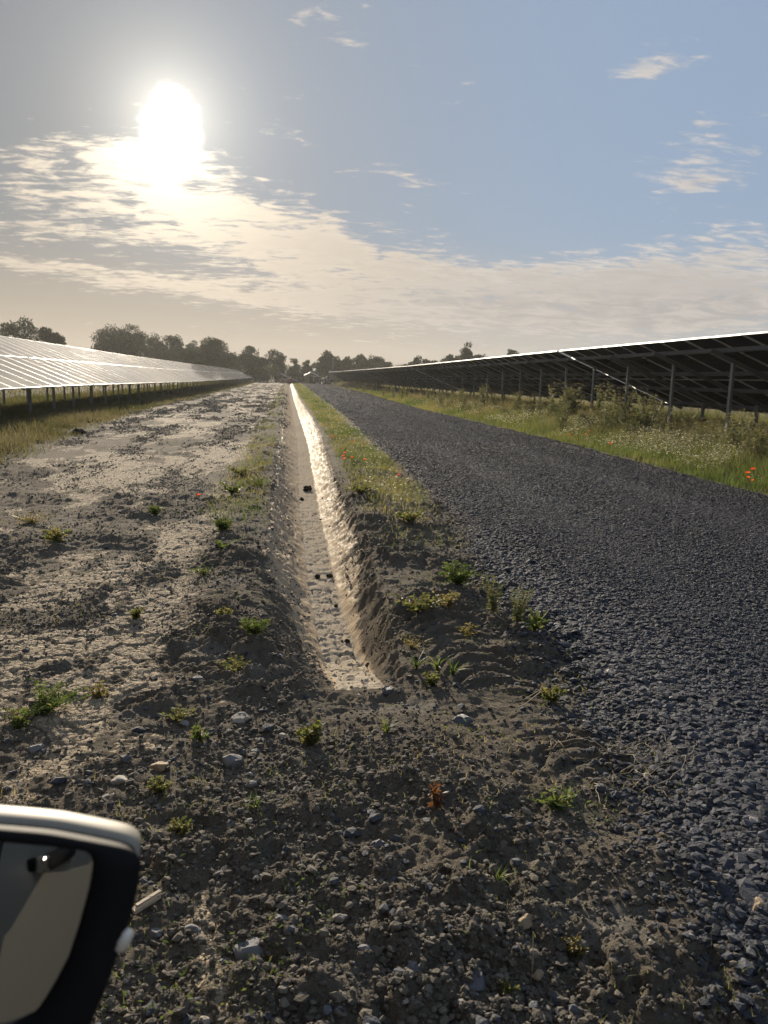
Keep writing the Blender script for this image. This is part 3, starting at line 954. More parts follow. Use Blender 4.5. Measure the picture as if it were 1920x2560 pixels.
LOOSE = 'stones lying on the foreground soil'
for a in [
    (604, 1806, 46, 'rock_pale', 'pale grey wedge-shaped stone below the left bank near the ditch end'),
    (581, 1912, 46, 'rock_grey', 'light grey slab stone on dark soil above the wing mirror tip'),
    (303, 1962, 42, 'rock_pale', 'pale tilted stone with dark front just above the mirror cap'),
    (264, 2003, 24, 'rock_pale', 'left one of two small pale stones side by side above the mirror'),
    (288, 2001, 24, 'rock_pale', 'right one of two small pale stones side by side above the mirror'),
    (400, 1925, 40, 'rock_tan', 'brownish stone between the mirror and the light grey slab stone'),
    (620, 2392, 68, 'rock_grey', 'large streaked grey stone low in the picture, right of the mirror'),
    (753, 2347, 36, 'rock_pale', 'rounded whitish stone near the bottom, right of the streaked grey stone'),
    (849, 2305, 30, 'rock_pale', 'small flat white stone in the middle of the lower soil'),
    (1184, 2472, 56, 'rock_blue', 'blue-grey blocky stone nearest the bottom edge'),
    (1093, 2392, 48, 'rock_tan', 'brown-grey stone above the blocky stone nearest the bottom edge'),
    (951, 2122, 40, 'rock_blue', 'dark smooth stone in the middle, below the red-leaved plant'),
    (581, 2068, 36, 'rock_grey', 'dark-sided grey stone right of the mirror rim'),
    (894, 2018, 36, 'rock_grey', 'rounded grey stone left of the red-leaved plant'),
    (484, 2342, 42, 'rock_grey', 'angular grey stone beside the pale dry strip at the lower left'),
    (1310, 2318, 52, 'rock_tan', 'flat tan stone beside the upright dry stalk at the lower right'),
    (1345, 2442, 26, 'rock_tan', 'small tan cube-like stone right of the dry stalk foot'),
    (1154, 1815, 52, 'rock_blue', 'blue-grey stone on the mound right of the ditch end'),
    (970, 1734, 34, 'rock_blue', 'dark blue stone just below the near end of the ditch'),
    (1715, 2042, 24, 'rock_pale', 'white pebble at the gravel edge beside the dead stems'),
    (1849, 1931, 24, 'rock_pale', 'pale pinkish stone among the dark gravel at the right edge'),
    (1864, 2210, 38, 'rock_pale', 'whitish angular stone among big dark gravel at lower right'),
    (1881, 2167, 30, 'rock_grey', 'light grey stone just above the whitish angular stone in the gravel'),
    (1898, 2288, 50, 'rock_tan', 'large tan boulder at the lower right edge of the photo'),
    (706, 1848, 24, 'rock_pale', 'small pale flat stone left of the yellow-green weed tuft'),
    (628, 1968, 24, 'rock_grey', 'small light flake stone below the light grey slab stone'),
    (390, 2345, 30, 'rock_grey', 'light grey chip right beside the mirror lamp'),
    (88, 1882, 36, 'rock_grey', 'grey stone on the bare brown track at the left edge'),
]:
    stone(*a)
for a in [
    (1040, 1908, 48, 'clod', 'upright brown earth clod below the mound right of the ditch', 1.25),
    (1012, 1962, 58, 'clod', 'big rounded brown clod in front of the upright clod', 0.9),
    (1152, 1895, 66, 'clod', 'broad orange-brown clod right of the upright clod', 0.75),
    (1070, 1825, 30, 'darkclod', 'pointed dark clod above the upright brown clod', 1.1),
]:
    stone(*a[:5], name='earth_clod', cat='clod', angular=False, tall=a[5])
for px, py, w, lb in [(770, 1228, 17, 'largest black clod lying on the pale ditch floor'), (754, 1251, 9, 'small black clod just below the largest one on the ditch floor'),
                      (794, 1445, 12, 'left clod of the pair on the ditch floor'), (824, 1443, 12, 'right clod of the pair on the ditch floor'),
                      (868, 1606, 11, 'black clod nearest the front end on the ditch floor'), (840, 1517, 8, 'small black clod on the ditch floor below the pair')]:
    d = ray(px, py)
    z = -DITCH_D
    for _ in range(6):
        t = (z - EYE) / d.z; z = hz(d.x * t, d.y * t)
    x, y = d.x * t, d.y * t
    r = w / FPX * y * 0.62
    o = bpy.data.objects.new('earth_clod', rock_mesh('earth_clod', int(px), M['darkclod'], 0.6, 0.8, 3, False))
    o.scale = (r, r, r); o.location = (x, y, z + r * 0.55)
    put(o, lb, 'clod')
stone(196, 1083, 26, 'darkclod', 'dark lump of earth in the dry grass left of the track', name='earth_clod', cat='clod', angular=False)


# ------------------------------------------------------------------ plants
def blades(x, y, z, h, w, lean, tint, segs=2, yaw=None, curl=1.0):
    """grass blades as bent tapering strips -> vertices, triangles, tint"""
    n = len(x)
    yaw = rng.uniform(0, 2 * np.pi, n) if yaw is None else yaw
    la = rng.uniform(0, 2 * np.pi, n)
    dx, dy = np.cos(la) * lean * h, np.sin(la) * lean * h
    wx, wy = np.cos(yaw) * w / 2, np.sin(yaw) * w / 2
    V = []
    for s in range(segs):
        f = s / segs
        k = 1 - 0.55 * f
        bx, by, bz = x + dx * f ** (1 + curl), y + dy * f ** (1 + curl), z + h * f * (1 - 0.25 * lean * f)
        V.append(np.stack([bx - wx * k, by - wy * k, bz], 1)); V.append(np.stack([bx + wx * k, by + wy * k, bz], 1))
    V.append(np.stack([x + dx, y + dy, z + h * (1 - 0.25 * lean)], 1))
    nv = 2 * segs + 1
    V = np.stack(V, 1).reshape(-1, 3)
    tri = []
    for s in range(segs - 1):
        a = 2 * s
        tri += [(a, a + 1, a + 3), (a, a + 3, a + 2)]
    a = 2 * (segs - 1)
    tri.append((a, a + 1, a + 2))
    T = (np.array(tri)[None] + nv * np.arange(n)[:, None, None]).reshape(-1, 3)
    return V, T, np.repeat(tint, nv)


def join(parts):
    V = []; T = []; A = []; b = 0
    for v, t, a in parts:
        V.append(v); T.append(t + b); A.append(a); b += len(v)
    return np.concatenate(V), np.concatenate(T), np.concatenate(A)


def leaves(P, D, L, W, tint, droop=0.0):
    """rhombic leaves at points P pointing along D"""
    n = len(P)
    D = D / np.maximum(np.linalg.norm(D, axis=1), 1e-6)[:, None]
    up_ = rng.normal(size=(n, 3)); sd = np.cross(D, up_); sd /= np.maximum(np.linalg.norm(sd, axis=1), 1e-6)[:, None]
    tip = P + D * L[:, None]; tip[:, 2] -= droop * L
    mid_ = P + D * (L * 0.45)[:, None]
    V = np.stack([P, mid_ - sd * (W / 2)[:, None], tip, mid_ + sd * (W / 2)[:, None]], 1).reshape(-1, 3)
    T = (np.array([(0, 1, 2), (0, 2, 3)])[None] + 4 * np.arange(n)[:, None, None]).reshape(-1, 3)
    return V, T, np.repeat(tint, 4)


def grass_field(name, n, y0, y1, x0, x1, power, mask, hfun, mat, wide, tintfun, lean=0.45):
    x, y = cand(n, y0, y1, x0, x1, power)
    k = in_view(x, y, 1.2); x, y = x[k], y[k]
    keep = mask(x, y)
    k = rng.random(len(x)) < keep; x, y = x[k], y[k]
    z = lay(x, y)[0] - 0.005
    h = hfun(x, y) * rng.uniform(0.55, 1.25, len(x))
    w = wide * (0.6 + y / 11.0) * rng.uniform(0.7, 1.3, len(x))
    V, T, A = blades(x, y, z, h, w, rng.uniform(0.1, lean, len(x)) * 1.5, np.clip(tintfun(x, y) + rng.normal(0, 0.16, len(x)), 0, 1), 2)
    me = np_mesh(name, V, T, mat, {'tint': A})
    return put(bpy.data.objects.new(name, me), kind='stuff')


def xrr_(y): return np.interp(y, YR, XRR)
def xrl_(y): return np.interp(y, YR, XRL)
def xsl_(y): return np.interp(y, YS, XSL)


def build_grass():
    # flowery verge on the right, green by the road, taller and browner towards the tables
    def m_r(x, y): return sstep(x, xrr_(y) - 0.12 + 0.15 * vnoise(y * 2, x * 0, 5), xrr_(y) + 0.35) * (0.45 + 0.55 * sstep(fbm(x * 0.9, y * 0.9, 141, 3), -0.3, 0.15))
    def h_r(x, y): return 0.13 + 0.36 * sstep(x - xrr_(y), 0.1, 1.4) + 0.26 * sstep(x - xrr_(y), 1.2, 2.6) * (0.6 + vnoise(x, y, 142))
    def t_r(x, y): return 0.24 + 0.30 * sstep(x - xrr_(y), 0.9, 2.6) + 0.75 * fbm(x * 0.5, y * 0.35, 143, 3) + 0.12 * sstep(y, 15, 50)
    grass_field('verge_grass', 300000, 8, 175, 5.8, 16, 1.35, m_r, h_r, M['grass'], 0.0044, t_r)
    grass_field('field_grass', 60000, 14, 320, 12.5, 120, 1.25, lambda x, y: np.full(len(x), 0.9), lambda x, y: 0.28 + 0.1 * vnoise(x, y, 9), M['dryg'], 0.010, lambda x, y: 0.72 + 0.5 * fbm(x * 0.2, y * 0.2, 145, 2))

    grass_field('seeding_grass', 130000, 10, 175, 7.4, 15, 1.35, lambda x, y: sstep(x - xrr_(y), 0.6, 1.6) * (1 - sstep(x - xrr_(y), 4.5, 6.5)) * (0.3 + 0.7 * sstep(fbm(x * 0.8, y * 0.5, 147, 3), -0.15, 0.2)),
                lambda x, y: 0.50 + 0.26 * sstep(x - xrr_(y), 1.2, 2.4) + 0.25 * vnoise(x, y, 148), M['dryg'], 0.0042, lambda x, y: 0.62 + 0.6 * fbm(x * 0.6, y * 0.4, 149, 3), 0.35)

    # dry grass on the left
    def m_l(x, y): return (1 - sstep(x, xsl_(y) - 0.5, xsl_(y) + 0.45)) * (0.25 + 0.75 * sstep(fbm(x * 1.0, y * 0.7, 151, 3), -0.25, 0.12))
    def h_l(x, y): return 0.12 + 0.20 * sstep(xsl_(y) - x, -0.1, 1.0)
    grass_field('dry_grass', 190000, 11, 190, -13, -3.6, 1.35, m_l, h_l, M['dryg'], 0.0058, lambda x, y: 0.44 + 0.6 * fbm(x * 0.5, y * 0.3, 153, 3) - 0.25 * sstep(xsl_(y) - x, 0.9, 1.8))
    grass_field('meadow_grass', 45000, 24, 320, -110, -11, 1.25, lambda x, y: np.full(len(x), 0.9), lambda x, y: 0.30 + 0.1 * vnoise(x, y, 9), M['dryg'], 0.010, lambda x, y: 0.42 + 0.5 * fbm(x * 0.2, y * 0.2, 155, 2))

    # strips beside the ditch
    def m_m(x, y):
        xtr = np.interp(y, YT, XTR); xtl = np.interp(y, YT, XTL)
        a = sstep(x, xtr + 0.0, xtr + 0.22) * (1 - sstep(x, xrl_(y) - 0.18, xrl_(y) + 0.12)) * (0.8 * sstep(y, 7.2, 15.0) + 0.2 * sstep(y, 5.0, 9.0))
        b = 0.26 * sstep(x, xtl - 0.8, xtl - 0.5) * (1 - sstep(x, xtl - 0.12, xtl + 0.0)) * sstep(y, 6.5, 9.5) * sstep(fbm(x * 1.2, y * 0.7, 163, 3), -0.2, 0.2)
        return np.maximum(a * (0.35 + 0.65 * sstep(fbm(x * 1.6, y * 1.2, 161, 3), -0.25, 0.15)), b)
    grass_field('ditch_side_grass', 150000, 6.5, 175, -1.2, 4.6, 1.5, m_m, lambda x, y: 0.05 + 0.11 * np.clip(0.5 + fbm(x * 1.3, y * 1.3, 165, 3), 0, 1), M['grass'], 0.0046, lambda x, y: 0.44 + 0.8 * fbm(x * 0.9, y * 0.5, 167, 3), 0.7)

    # sparse seedlings and grass on the loose soil
    def m_s(x, y):
        z, cr, di, ro, ve = lay(x, y, False)
        return (1 - ro) * (1 - cr) * (di < 0.05) * sstep(fbm(x * 1.5, y * 1.5, 171, 3), 0.10, 0.34) * 0.5
    grass_field('seedling_grass', 26000, 1.4, 9, -3.2, 1.8, 1.4, m_s, lambda x, y: 0.018 + 0.028 * rng.random(len(x)), M['grass'], 0.0042, lambda x, y: 0.55 + 0.9 * vnoise(x * 1.1, y * 1.1, 173), 0.8)


build_grass()


def ground_weeds():
    """low creeping seedlings in patches on the loose soil"""
    x, y = cand(90000, 1.4, 11, -1.6, 1.9, 1.4)
    k = in_view(x, y, 0.2); x, y = x[k], y[k]
    z, cr, di, ro, ve = lay(x, y, False)
    p = fbm(x * 1.7, y * 1.5, 201, 3, 0.6) - 0.20 + 0.30 * sstep(x, 0.4, 1.0)
    k = rng.random(len(x)) < sstep(p, 0.16, 0.42) * (1 - ro) * (1 - 0.8 * cr) * (di < 0.25) * 0.34
    x, y = x[k], y[k]
    z = lay(x, y)[0]
    n = len(x)
    a = rng.uniform(0, 6.28, n)
    D = np.stack([np.cos(a), np.sin(a), rng.uniform(0.1, 1.1, n)], 1)
    P = np.stack([x, y, z + rng.uniform(-0.002, 0.018, n)], 1)
    V, T, A = leaves(P, D, rng.uniform(0.008, 0.024, n), rng.uniform(0.003, 0.008, n), np.clip(rng.normal(0.55, 0.2, n) + 0.6 * vnoise(x * 1.3, y * 1.3, 203), 0, 1), 0.1)
    put(bpy.data.objects.new('creeping_weeds', np_mesh('creeping_weeds', V, T, M['herb'], {'tint': A})), kind='stuff')


ground_weeds()


def build_daisies():
    """heads of white mayweed scattered through the verges"""
    x, y = cand(42000, 9, 70, 6.0, 10.0, 1.6)
    x2, y2 = cand(1600, 8, 30, 0.8, 2.2, 1.4)
    x3, y3 = cand(900, 14, 50, -8, -5, 1.3)
    x = np.concatenate([x, x2, x3]); y = np.concatenate([y, y2, y3])
    k = in_view(x, y, 0.6); x, y = x[k], y[k]
    off = x - xrr_(y)
    keep = np.where(x > 4, sstep(off, 0.25, 0.8) * (1 - sstep(off, 2.2, 3.6)) * sstep(fbm(x * 0.8, y * 0.55, 181, 3), -0.12, 0.25) * (1.0 - 0.6 * sstep(y, 20, 50)),
                    np.where(x > 0, sstep(x, np.interp(y, YT, XTR) + 0.1, np.interp(y, YT, XTR) + 0.35) * (1 - sstep(x, xrl_(y) - 0.3, xrl_(y) - 0.05)) * 0.35, 0.12))
    k = rng.random(len(x)) < keep; x, y = x[k], y[k]
    n = len(x)
    z = lay(x, y)[0]
    off = x - xrr_(y)
    h = np.where(x > 4, 0.15 + 0.27 * sstep(off, 0.2, 1.5), 0.13) * rng.uniform(0.7, 1.35, n)
    r = rng.uniform(0.009, 0.0145, n) * (0.8 + y / 45.0)
    nrm = np.stack([rng.normal(0, 0.35, n), rng.normal(0, 0.35, n), np.ones(n)], 1); nrm /= np.linalg.norm(nrm, axis=1)[:, None]
    a = np.cross(nrm, np.array([[1.0, 0, 0]])); a /= np.linalg.norm(a, axis=1)[:, None]
    b = np.cross(nrm, a)
    Cc = np.stack([x, y, z + h], 1)
    ks = 8
    V = [Cc + nrm * (r * 0.35)[:, None]]
    ring1 = []; ring2 = []
    for i in range(ks):
        q = 2 * np.pi * i / ks
        ring1.append(Cc + (a * math.cos(q) + b * math.sin(q)) * (r * 0.38)[:, None] + nrm * (r * 0.1)[:, None])
    for i in range(ks):
        q = 2 * np.pi * i / ks
        ring2.append(Cc + (a * math.cos(q) + b * math.sin(q)) * (r * (1.0 if i % 2 else 0.86))[:, None] - nrm * (r * 0.12)[:, None])
    P = np.stack(V + ring1 + ring2, 1)
    tri = []
    for i in range(ks):
        j = (i + 1) % ks
        tri += [(0, 1 + i, 1 + j), (1 + i, 1 + ks + i, 1 + ks + j), (1 + i, 1 + ks + j, 1 + j)]
    nv = 1 + 2 * ks
    T = (np.array(tri)[None] + nv * np.arange(n)[:, None, None]).reshape(-1, 3)
    tint = np.tile(np.array([0.2] + [0.45] * ks + [1.0] * ks), n)
    # thin stalks carry the heads
    sv, st, sa = blades(x, y, z, h, np.full(n, 0.003) * (0.8 + y / 25), np.zeros(n), np.full(n, 0.3), 2)
    me = np_mesh('mayweed_flowers', np.concatenate([P.reshape(-1, 3), sv]), np.concatenate([T, st + n * nv]), [M['flower'], M['grass']],
                 {'tint': np.concatenate([tint, sa])}, mi=np.concatenate([np.zeros(len(T)), np.ones(len(st))]))
    put(bpy.data.objects.new('mayweed_flowers', me), kind='stuff')


build_daisies()


def herb_mesh(name, n_stems, height, spread, leaf_l, leaf_w, per, tint0, mat, seed, upright=0.5, tvar=0.15):
    """a bushy weed: stems fanning from the root, each set with many narrow leaves"""
    r = np.random.default_rng(seed)
    parts = []
    for s in range(n_stems):
        a = r.uniform(0, 2 * np.pi); sp = spread * math.sqrt(r.uniform(0.05, 1)); hh = height * r.uniform(0.55, 1.1) * (1 - 0.45 * sp / max(spread, 1e-6) * (1 - upright))
        t = np.linspace(0, 1, 6)
        px = np.cos(a) * sp * t ** 1.2; py = np.sin(a) * sp * t ** 1.2; pz = hh * (t - 0.22 * (1 - upright) * t ** 2)
        pts = np.stack([px, py, pz], 1)
        w = max(0.0012, leaf_w * 0.35)
        side = np.array([-np.sin(a), np.cos(a), 0]) * w
        V = np.concatenate([pts - side * (1 - 0.6 * t)[:, None], pts + side * (1 - 0.6 * t)[:, None]])
        T = np.array([(i, i + 1, i + 7) for i in range(5)] + [(i, i + 7, i + 6) for i in range(5)])
        parts.append((V, T, np.full(12, min(1, tint0 + 0.2))))
        tt = r.uniform(0.12, 1.0, per)
        P = np.stack([np.interp(tt, t, pts[:, k]) for k in range(3)], 1)
        ang = r.uniform(0, 2 * np.pi, per)
        D = np.stack([np.cos(ang), np.sin(ang), r.uniform(0.0, 1.1, per)], 1)
        L = leaf_l * r.uniform(0.5, 1.2, per) * (1.1 - 0.5 * tt)
        parts.append(leaves(P, D, L, np.full(per, leaf_w) * r.uniform(0.6, 1.3, per), np.clip(r.normal(tint0, tvar, per), 0, 1), 0.15))
    V, T, A = join(parts)
    return np_mesh(name, V, T, mat, {'tint': A})


def weed(px, py, hpx, wpx, kind, label, seed=None, name='weed', cat='weed', group=None):
    x, y = on_ground(px, py)
    dist = math.sqrt(x * x + y * y + EYE * EYE)
    h = hpx / FPX * dist; w = wpx / FPX * dist / 2
    seed = int(px * 3 + py) if seed is None else seed
    if kind == 'feather':
        me = herb_mesh(name, 24, h * 0.95, w * 1.25, h * 0.30, h * 0.04, 40, 0.38, M['herb'], seed, 0.35, 0.22)
    elif kind == 'yellow':
        me = herb_mesh(name, 20, h * 1.1, w, h * 0.35, h * 0.13, 16, 0.72, M['herb'], seed, 0.3)
    elif kind == 'dry':
        me = herb_mesh(name, 18, h * 1.1, w, h * 0.30, h * 0.09, 14, 0.9, M['herb'], seed, 0.3)
    elif kind == 'silver':
        me = herb_mesh(name, 12, h * 1.1, w, h * 0.18, h * 0.04, 36, 0.55, M['thistle'], seed, 0.9)
    elif kind == 'red':
        me = herb_mesh(name, 9, h * 1.1, w, h * 0.38, h * 0.17, 9, 0.5, M['red_leaf'], seed, 0.7, 0.3)
    elif kind == 'leafy':
        me = herb_mesh(name, 11, h * 1.1, w, h * 0.42, h * 0.17, 9, 0.5, M['herb'], seed, 0.5)
    else:   # rosette of grass-like blades
        n = 16
        r = np.random.default_rng(seed)
        V, T, A = blades(r.normal(0, w * 0.08, n), r.normal(0, w * 0.08, n), np.zeros(n), h * r.uniform(0.7, 1.2, n), np.full(n, h * 0.12), r.uniform(0.3, 1.4, n), np.clip(r.normal(0.45, 0.15, n), 0, 1), 4)
        me = np_mesh(name, V, T, M['herb'], {'tint': A})
    o = bpy.data.objects.new(name, me)
    o.location = (x, y, hz(x, y) - 0.006)
    return put(o, label, cat, group)


for a in [
    (105, 1790, 84, 165, 'feather', 'big bright green feathery weed clump on the left track above the mirror'),
    (245, 1745, 50, 60, 'dry', 'brown withered rosette right of the big green clump'),
    (50, 1830, 40, 60, 'leafy', 'low green sprig just below the big feathery clump'),
    (637, 1635, 62, 76, 'feather', 'green feathery weed on the left bank near the ditch end'),
    (590, 1690, 40, 110, 'yellow', 'sprawling yellow-green weed below the feathery one on the left bank'),
    (774, 1868, 72, 72, 'yellow', 'yellow-green tuft alone on the dark soil below the ditch'),
    (966, 1852, 44, 50, 'blade', 'small grass sprout right of the yellow-green tuft'),
    (1140, 1478, 76, 80, 'feather', 'light green bush at the road edge, farthest of the road-edge weeds'),
    (1232, 1552, 92, 90, 'silver', 'grey-green upright weed at the road edge, left of its twin'),
    (1290, 1578, 90, 80, 'silver', 'grey-green upright weed at the road edge, right of its twin'),
    (1335, 1592, 56, 90, 'leafy', 'broad-leaved pale weed spilling onto the gravel'),
    (1042, 1570, 56, 150, 'yellow', 'wide yellowing mat of weed between the ditch and the tyre prints'),
    (1120, 1545, 50, 80, 'dry', 'dry brown weed between the yellowing mat and the tyre prints'),
    (1030, 1630, 36, 120, 'dry', 'withered weed patch just below the yellowing mat'),
    (1172, 1600, 44, 70, 'dry', 'dry twiggy weed among the tyre prints'),
    (1040, 1690, 44, 26, 'blade', 'grass shoot left of the row of shoots on the mound'),
    (1092, 1690, 46, 26, 'blade', 'middle grass shoot of the row on the mound'),
    (1130, 1705, 46, 42, 'blade', 'rightmost grass shoot of the row on the mound'),
    (1080, 1722, 44, 50, 'yellow', 'yellow-green leafy weed below the row of shoots'),
    (1380, 1760, 50, 80, 'yellow', 'yellowish weed above the lug prints at the gravel edge'),
    (1091, 2040, 62, 48, 'red', 'red-leaved little plant in the middle of the foreground'),
    (1244, 2218, 44, 100, 'blade', 'bright green grass rosette at the lower right'),
    (1435, 2380, 50, 60, 'dry', 'yellowing tuft of dry blades at the lower right'),
    (579, 1243, 40, 80, 'leafy', 'green weed on the track left of the ditch, behind the single poppy'),
    (558, 1338, 52, 46, 'feather', 'upright green weed on the crust left of the ditch'),
    (555, 1388, 26, 80, 'leafy', 'flat pale-leaved weed left of the ditch, below the upright one'),
    (509, 1442, 30, 90, 'leafy', 'creeping green weed on the track left of the ditch middle'),
    (388, 1292, 36, 30, 'feather', 'small green tuft alone in the middle of the track'),
    (139, 1362, 44, 70, 'yellow', 'olive weed on the far left of the track'),
    (75, 1312, 34, 130, 'dry', 'brownish grass patch at the left edge of the track'),
    (341, 1556, 36, 34, 'yellow', 'small yellow-green seedling on the loose soil of the track'),
    (561, 1562, 38, 50, 'yellow', 'yellow-green seedling beside the left bank of the ditch'),
    (446, 1800, 34, 90, 'yellow', 'yellow-green weed above the pale wedge-shaped stone'),
    (500, 1855, 50, 60, 'leafy', 'leafy weed below left of the pale wedge-shaped stone'),
    (400, 1990, 42, 60, 'yellow', 'thin leafy shoots right above the mirror tip'),
    (452, 2090, 50, 50, 'yellow', 'tiny yellow seedling right of the mirror corner'),
    (640, 2050, 40, 28, 'blade', 'small grass blade tuft beside the dark-sided grey stone'),
    (1390, 2030, 60, 130, 'leafy', 'green trailing weed under the dead stems'),
    (1020, 1320, 40, 120, 'yellow', 'yellow-green weeds spreading onto the road edge'),
    (900, 1250, 34, 110, 'yellow', 'green weed mat on the right lip of the ditch'),
    (1270, 2480, 36, 50, 'yellow', 'pale yellow seedling below the blocky blue-grey stone'),
    (600, 1190, 30, 90, 'yellow', 'sprawling olive weed on the left lip of the ditch'),
    (640, 1225, 32, 80, 'feather', 'low green weed at the left bank near the middle of the ditch'),
]:
    weed(*a)


def stems_thing():
    """dead bramble stems lying over the road edge, one dry upright stalk and two long straws"""
    r = random.Random(5)
    mb = MB()
    x0, y0 = on_ground(1400, 1900)
    pts0 = [on_ground(*p) for p in ((1360, 1890), (1450, 1885), (1560, 1920), (1640, 1990), (1690, 2010))]
    def arc(path, lift, rad):
        ps = []
        for i in range(len(path) - 1):
            for k in range(5):
                f = k / 5
                x = path[i][0] * (1 - f) + path[i + 1][0] * f; y = path[i][1] * (1 - f) + path[i + 1][1] * f
                ps.append((x, y))
        out = []
        n = len(ps)
        for i, (x, y) in enumerate(ps):
            g = i / (n - 1)
            out.append(Vector((x - x0 + r.uniform(-.008, .008), y - y0 + r.uniform(-.008, .008), hz(x, y) + 0.012 + lift * math.sin(g * math.pi) + r.uniform(-.006, .006))))
        mb.tube(out, [rad * (1 - 0.7 * i / n) for i in range(n)], 5)
        return out
    arc(pts0, 0.05, 0.0032)
    for k in range(24):
        p = r.choice(((1340, 1880), (1420, 1890), (1500, 1910), (1540, 1890), (1580, 1960), (1600, 2000), (1470, 1985)))
        path = [on_ground(p[0] + r.uniform(-40, 40), p[1] + r.uniform(-25, 25))]
        ax, ay = p
        for s in range(r.randint(2, 4)):
            ax += r.uniform(15, 75); ay += r.uniform(-45, 55)
            path.append(on_ground(min(ax, 1740), min(max(ay, 1830), 2110)))
        arc(path, r.uniform(0.0, 0.045), r.uniform(0.0009, 0.0019))
    o = mb.build('dead_stems', M['twig'], label='tangle of dry pale bramble stems trailing from soil onto gravel', cat='dead plant')
    o.location = (x0, y0, 0)
    x, y = on_ground(1327, 2455)
    mb = MB()
    top = at_depth(1333, 2330, y + 0.02) - Vector((x, y, hz(x, y)))
    mb.tube([(0, 0, -0.01), tuple(top * 0.5 + Vector((0.004, 0, 0))), tuple(top)], [0.0016, 0.0013, 0.0008], 5)
    mb.tube([tuple(top * 0.72), tuple(top * 0.78 + Vector((-0.012, 0, 0.008)))], [0.001, 0.0006], 5)
    o = mb.build('dry_stalk', M['twig'], label='single upright dry stalk beside the flat tan stone', cat='stalk')
    o.location = (x, y, hz(x, y))
    for lb, ps in (('upper of two thin straws curving over the lug prints', ((1205, 1762), (1260, 1775), (1310, 1768), (1360, 1735))),
                   ('lower of two thin straws curving over the lug prints', ((1225, 1785), (1265, 1800), (1310, 1782), (1365, 1735)))):
        mb = MB()
        q = [on_ground(*p) for p in ps]
        pts = [(a - q[0][0], b - q[0][1], hz(a, b) + 0.03) for a, b in q]
        mb.tube(pts, 0.0018, 5)
        o = mb.build('straw', M['twig'], label=lb, cat='straw')
        o.location = (q[0][0], q[0][1], 0)
    # a splinter of split wood beside the mirror
    a = on_ground(334, 2312); b = on_ground(398, 2275)
    mb = MB()
    va = Vector((a[0], a[1], hz(*a) + 0.022)); vb = Vector((b[0], b[1], hz(*b) + 0.022))
    c = (va + vb) / 2
    mb.bar(va - c, vb - c, 0.022, 0.009, 0)
    mb.bar((va - c) * 0.9 + Vector((0.004, 0.008, 0.008)), (vb - c) * 0.98 + Vector((0.004, 0.010, 0.006)), 0.010, 0.007, 0)
    mb.bar((va - c) * 0.6 + Vector((-0.004, -0.013, 0.002)), (vb - c) * 1.12 + Vector((-0.004, -0.008, 0.002)), 0.007, 0.006, 0)
    o = mb.build('wood_splinter', M['wood'], label='split piece of pale wood lying beside the wing mirror', cat='wood')
    o.location = c


stems_thing()


def poppy_proto():
    h = 0.30
    root = thing('poppy', (0, 0, 0), 0)
    r = np.random.default_rng(3)
    V, T, A = blades(np.zeros(9), np.zeros(9), np.zeros(9), h * r.uniform(0.2, 0.6, 9), np.full(9, 0.008), r.uniform(0.4, 1.0, 9), np.full(9, 0.3), 3)
    put(bpy.data.objects.new('leaf_tuft', np_mesh('leaf_tuft', V, T, M['herb'], {'tint': A})), parent=root)
    mb = MB(); mb.tube([(0, 0, 0), (0.01, 0, h * 0.5), (0.0, 0.0, h)], 0.0022, 5)
    mb.build('stem', M['thistle'], root)
    pv = []; pf = []; pt = []
    for k in range(4):
        a0 = k * math.pi / 2
        b = len(pv)
        for i in range(5):
            a = a0 + (i - 2) * 0.42
            for j, (rad, zz) in enumerate(((0.006, 0), (0.026, 0.010), (0.040 - 0.004 * abs(i - 2), 0.028))):
                rr = rad * (1 + 0.1 * math.sin(i * 2.1 + k))
                pv.append((rr * math.cos(a), rr * math.sin(a), h + zz + 0.002 * (k % 2) + 0.004 * math.sin(i * 3)))
                pt.append(0.2 + 0.4 * j)
        for i in range(4):
            for j in range(2):
                q = b + i * 3 + j
                pf += [(q, q + 3, q + 4), (q, q + 4, q + 1)]
    put(bpy.data.objects.new('petals', np_mesh('petals', np.array(pv), np.array(pf), M['poppy'], {'tint': np.array(pt)})), parent=root)
    mb = MB(); mb.tube([(0, 0, h - 0.002), (0, 0, h + 0.012), (0, 0, h + 0.016)], [0.006, 0.007, 0.001], 8)
    mb.build('seed_head', M['plastic'], root)
    return root


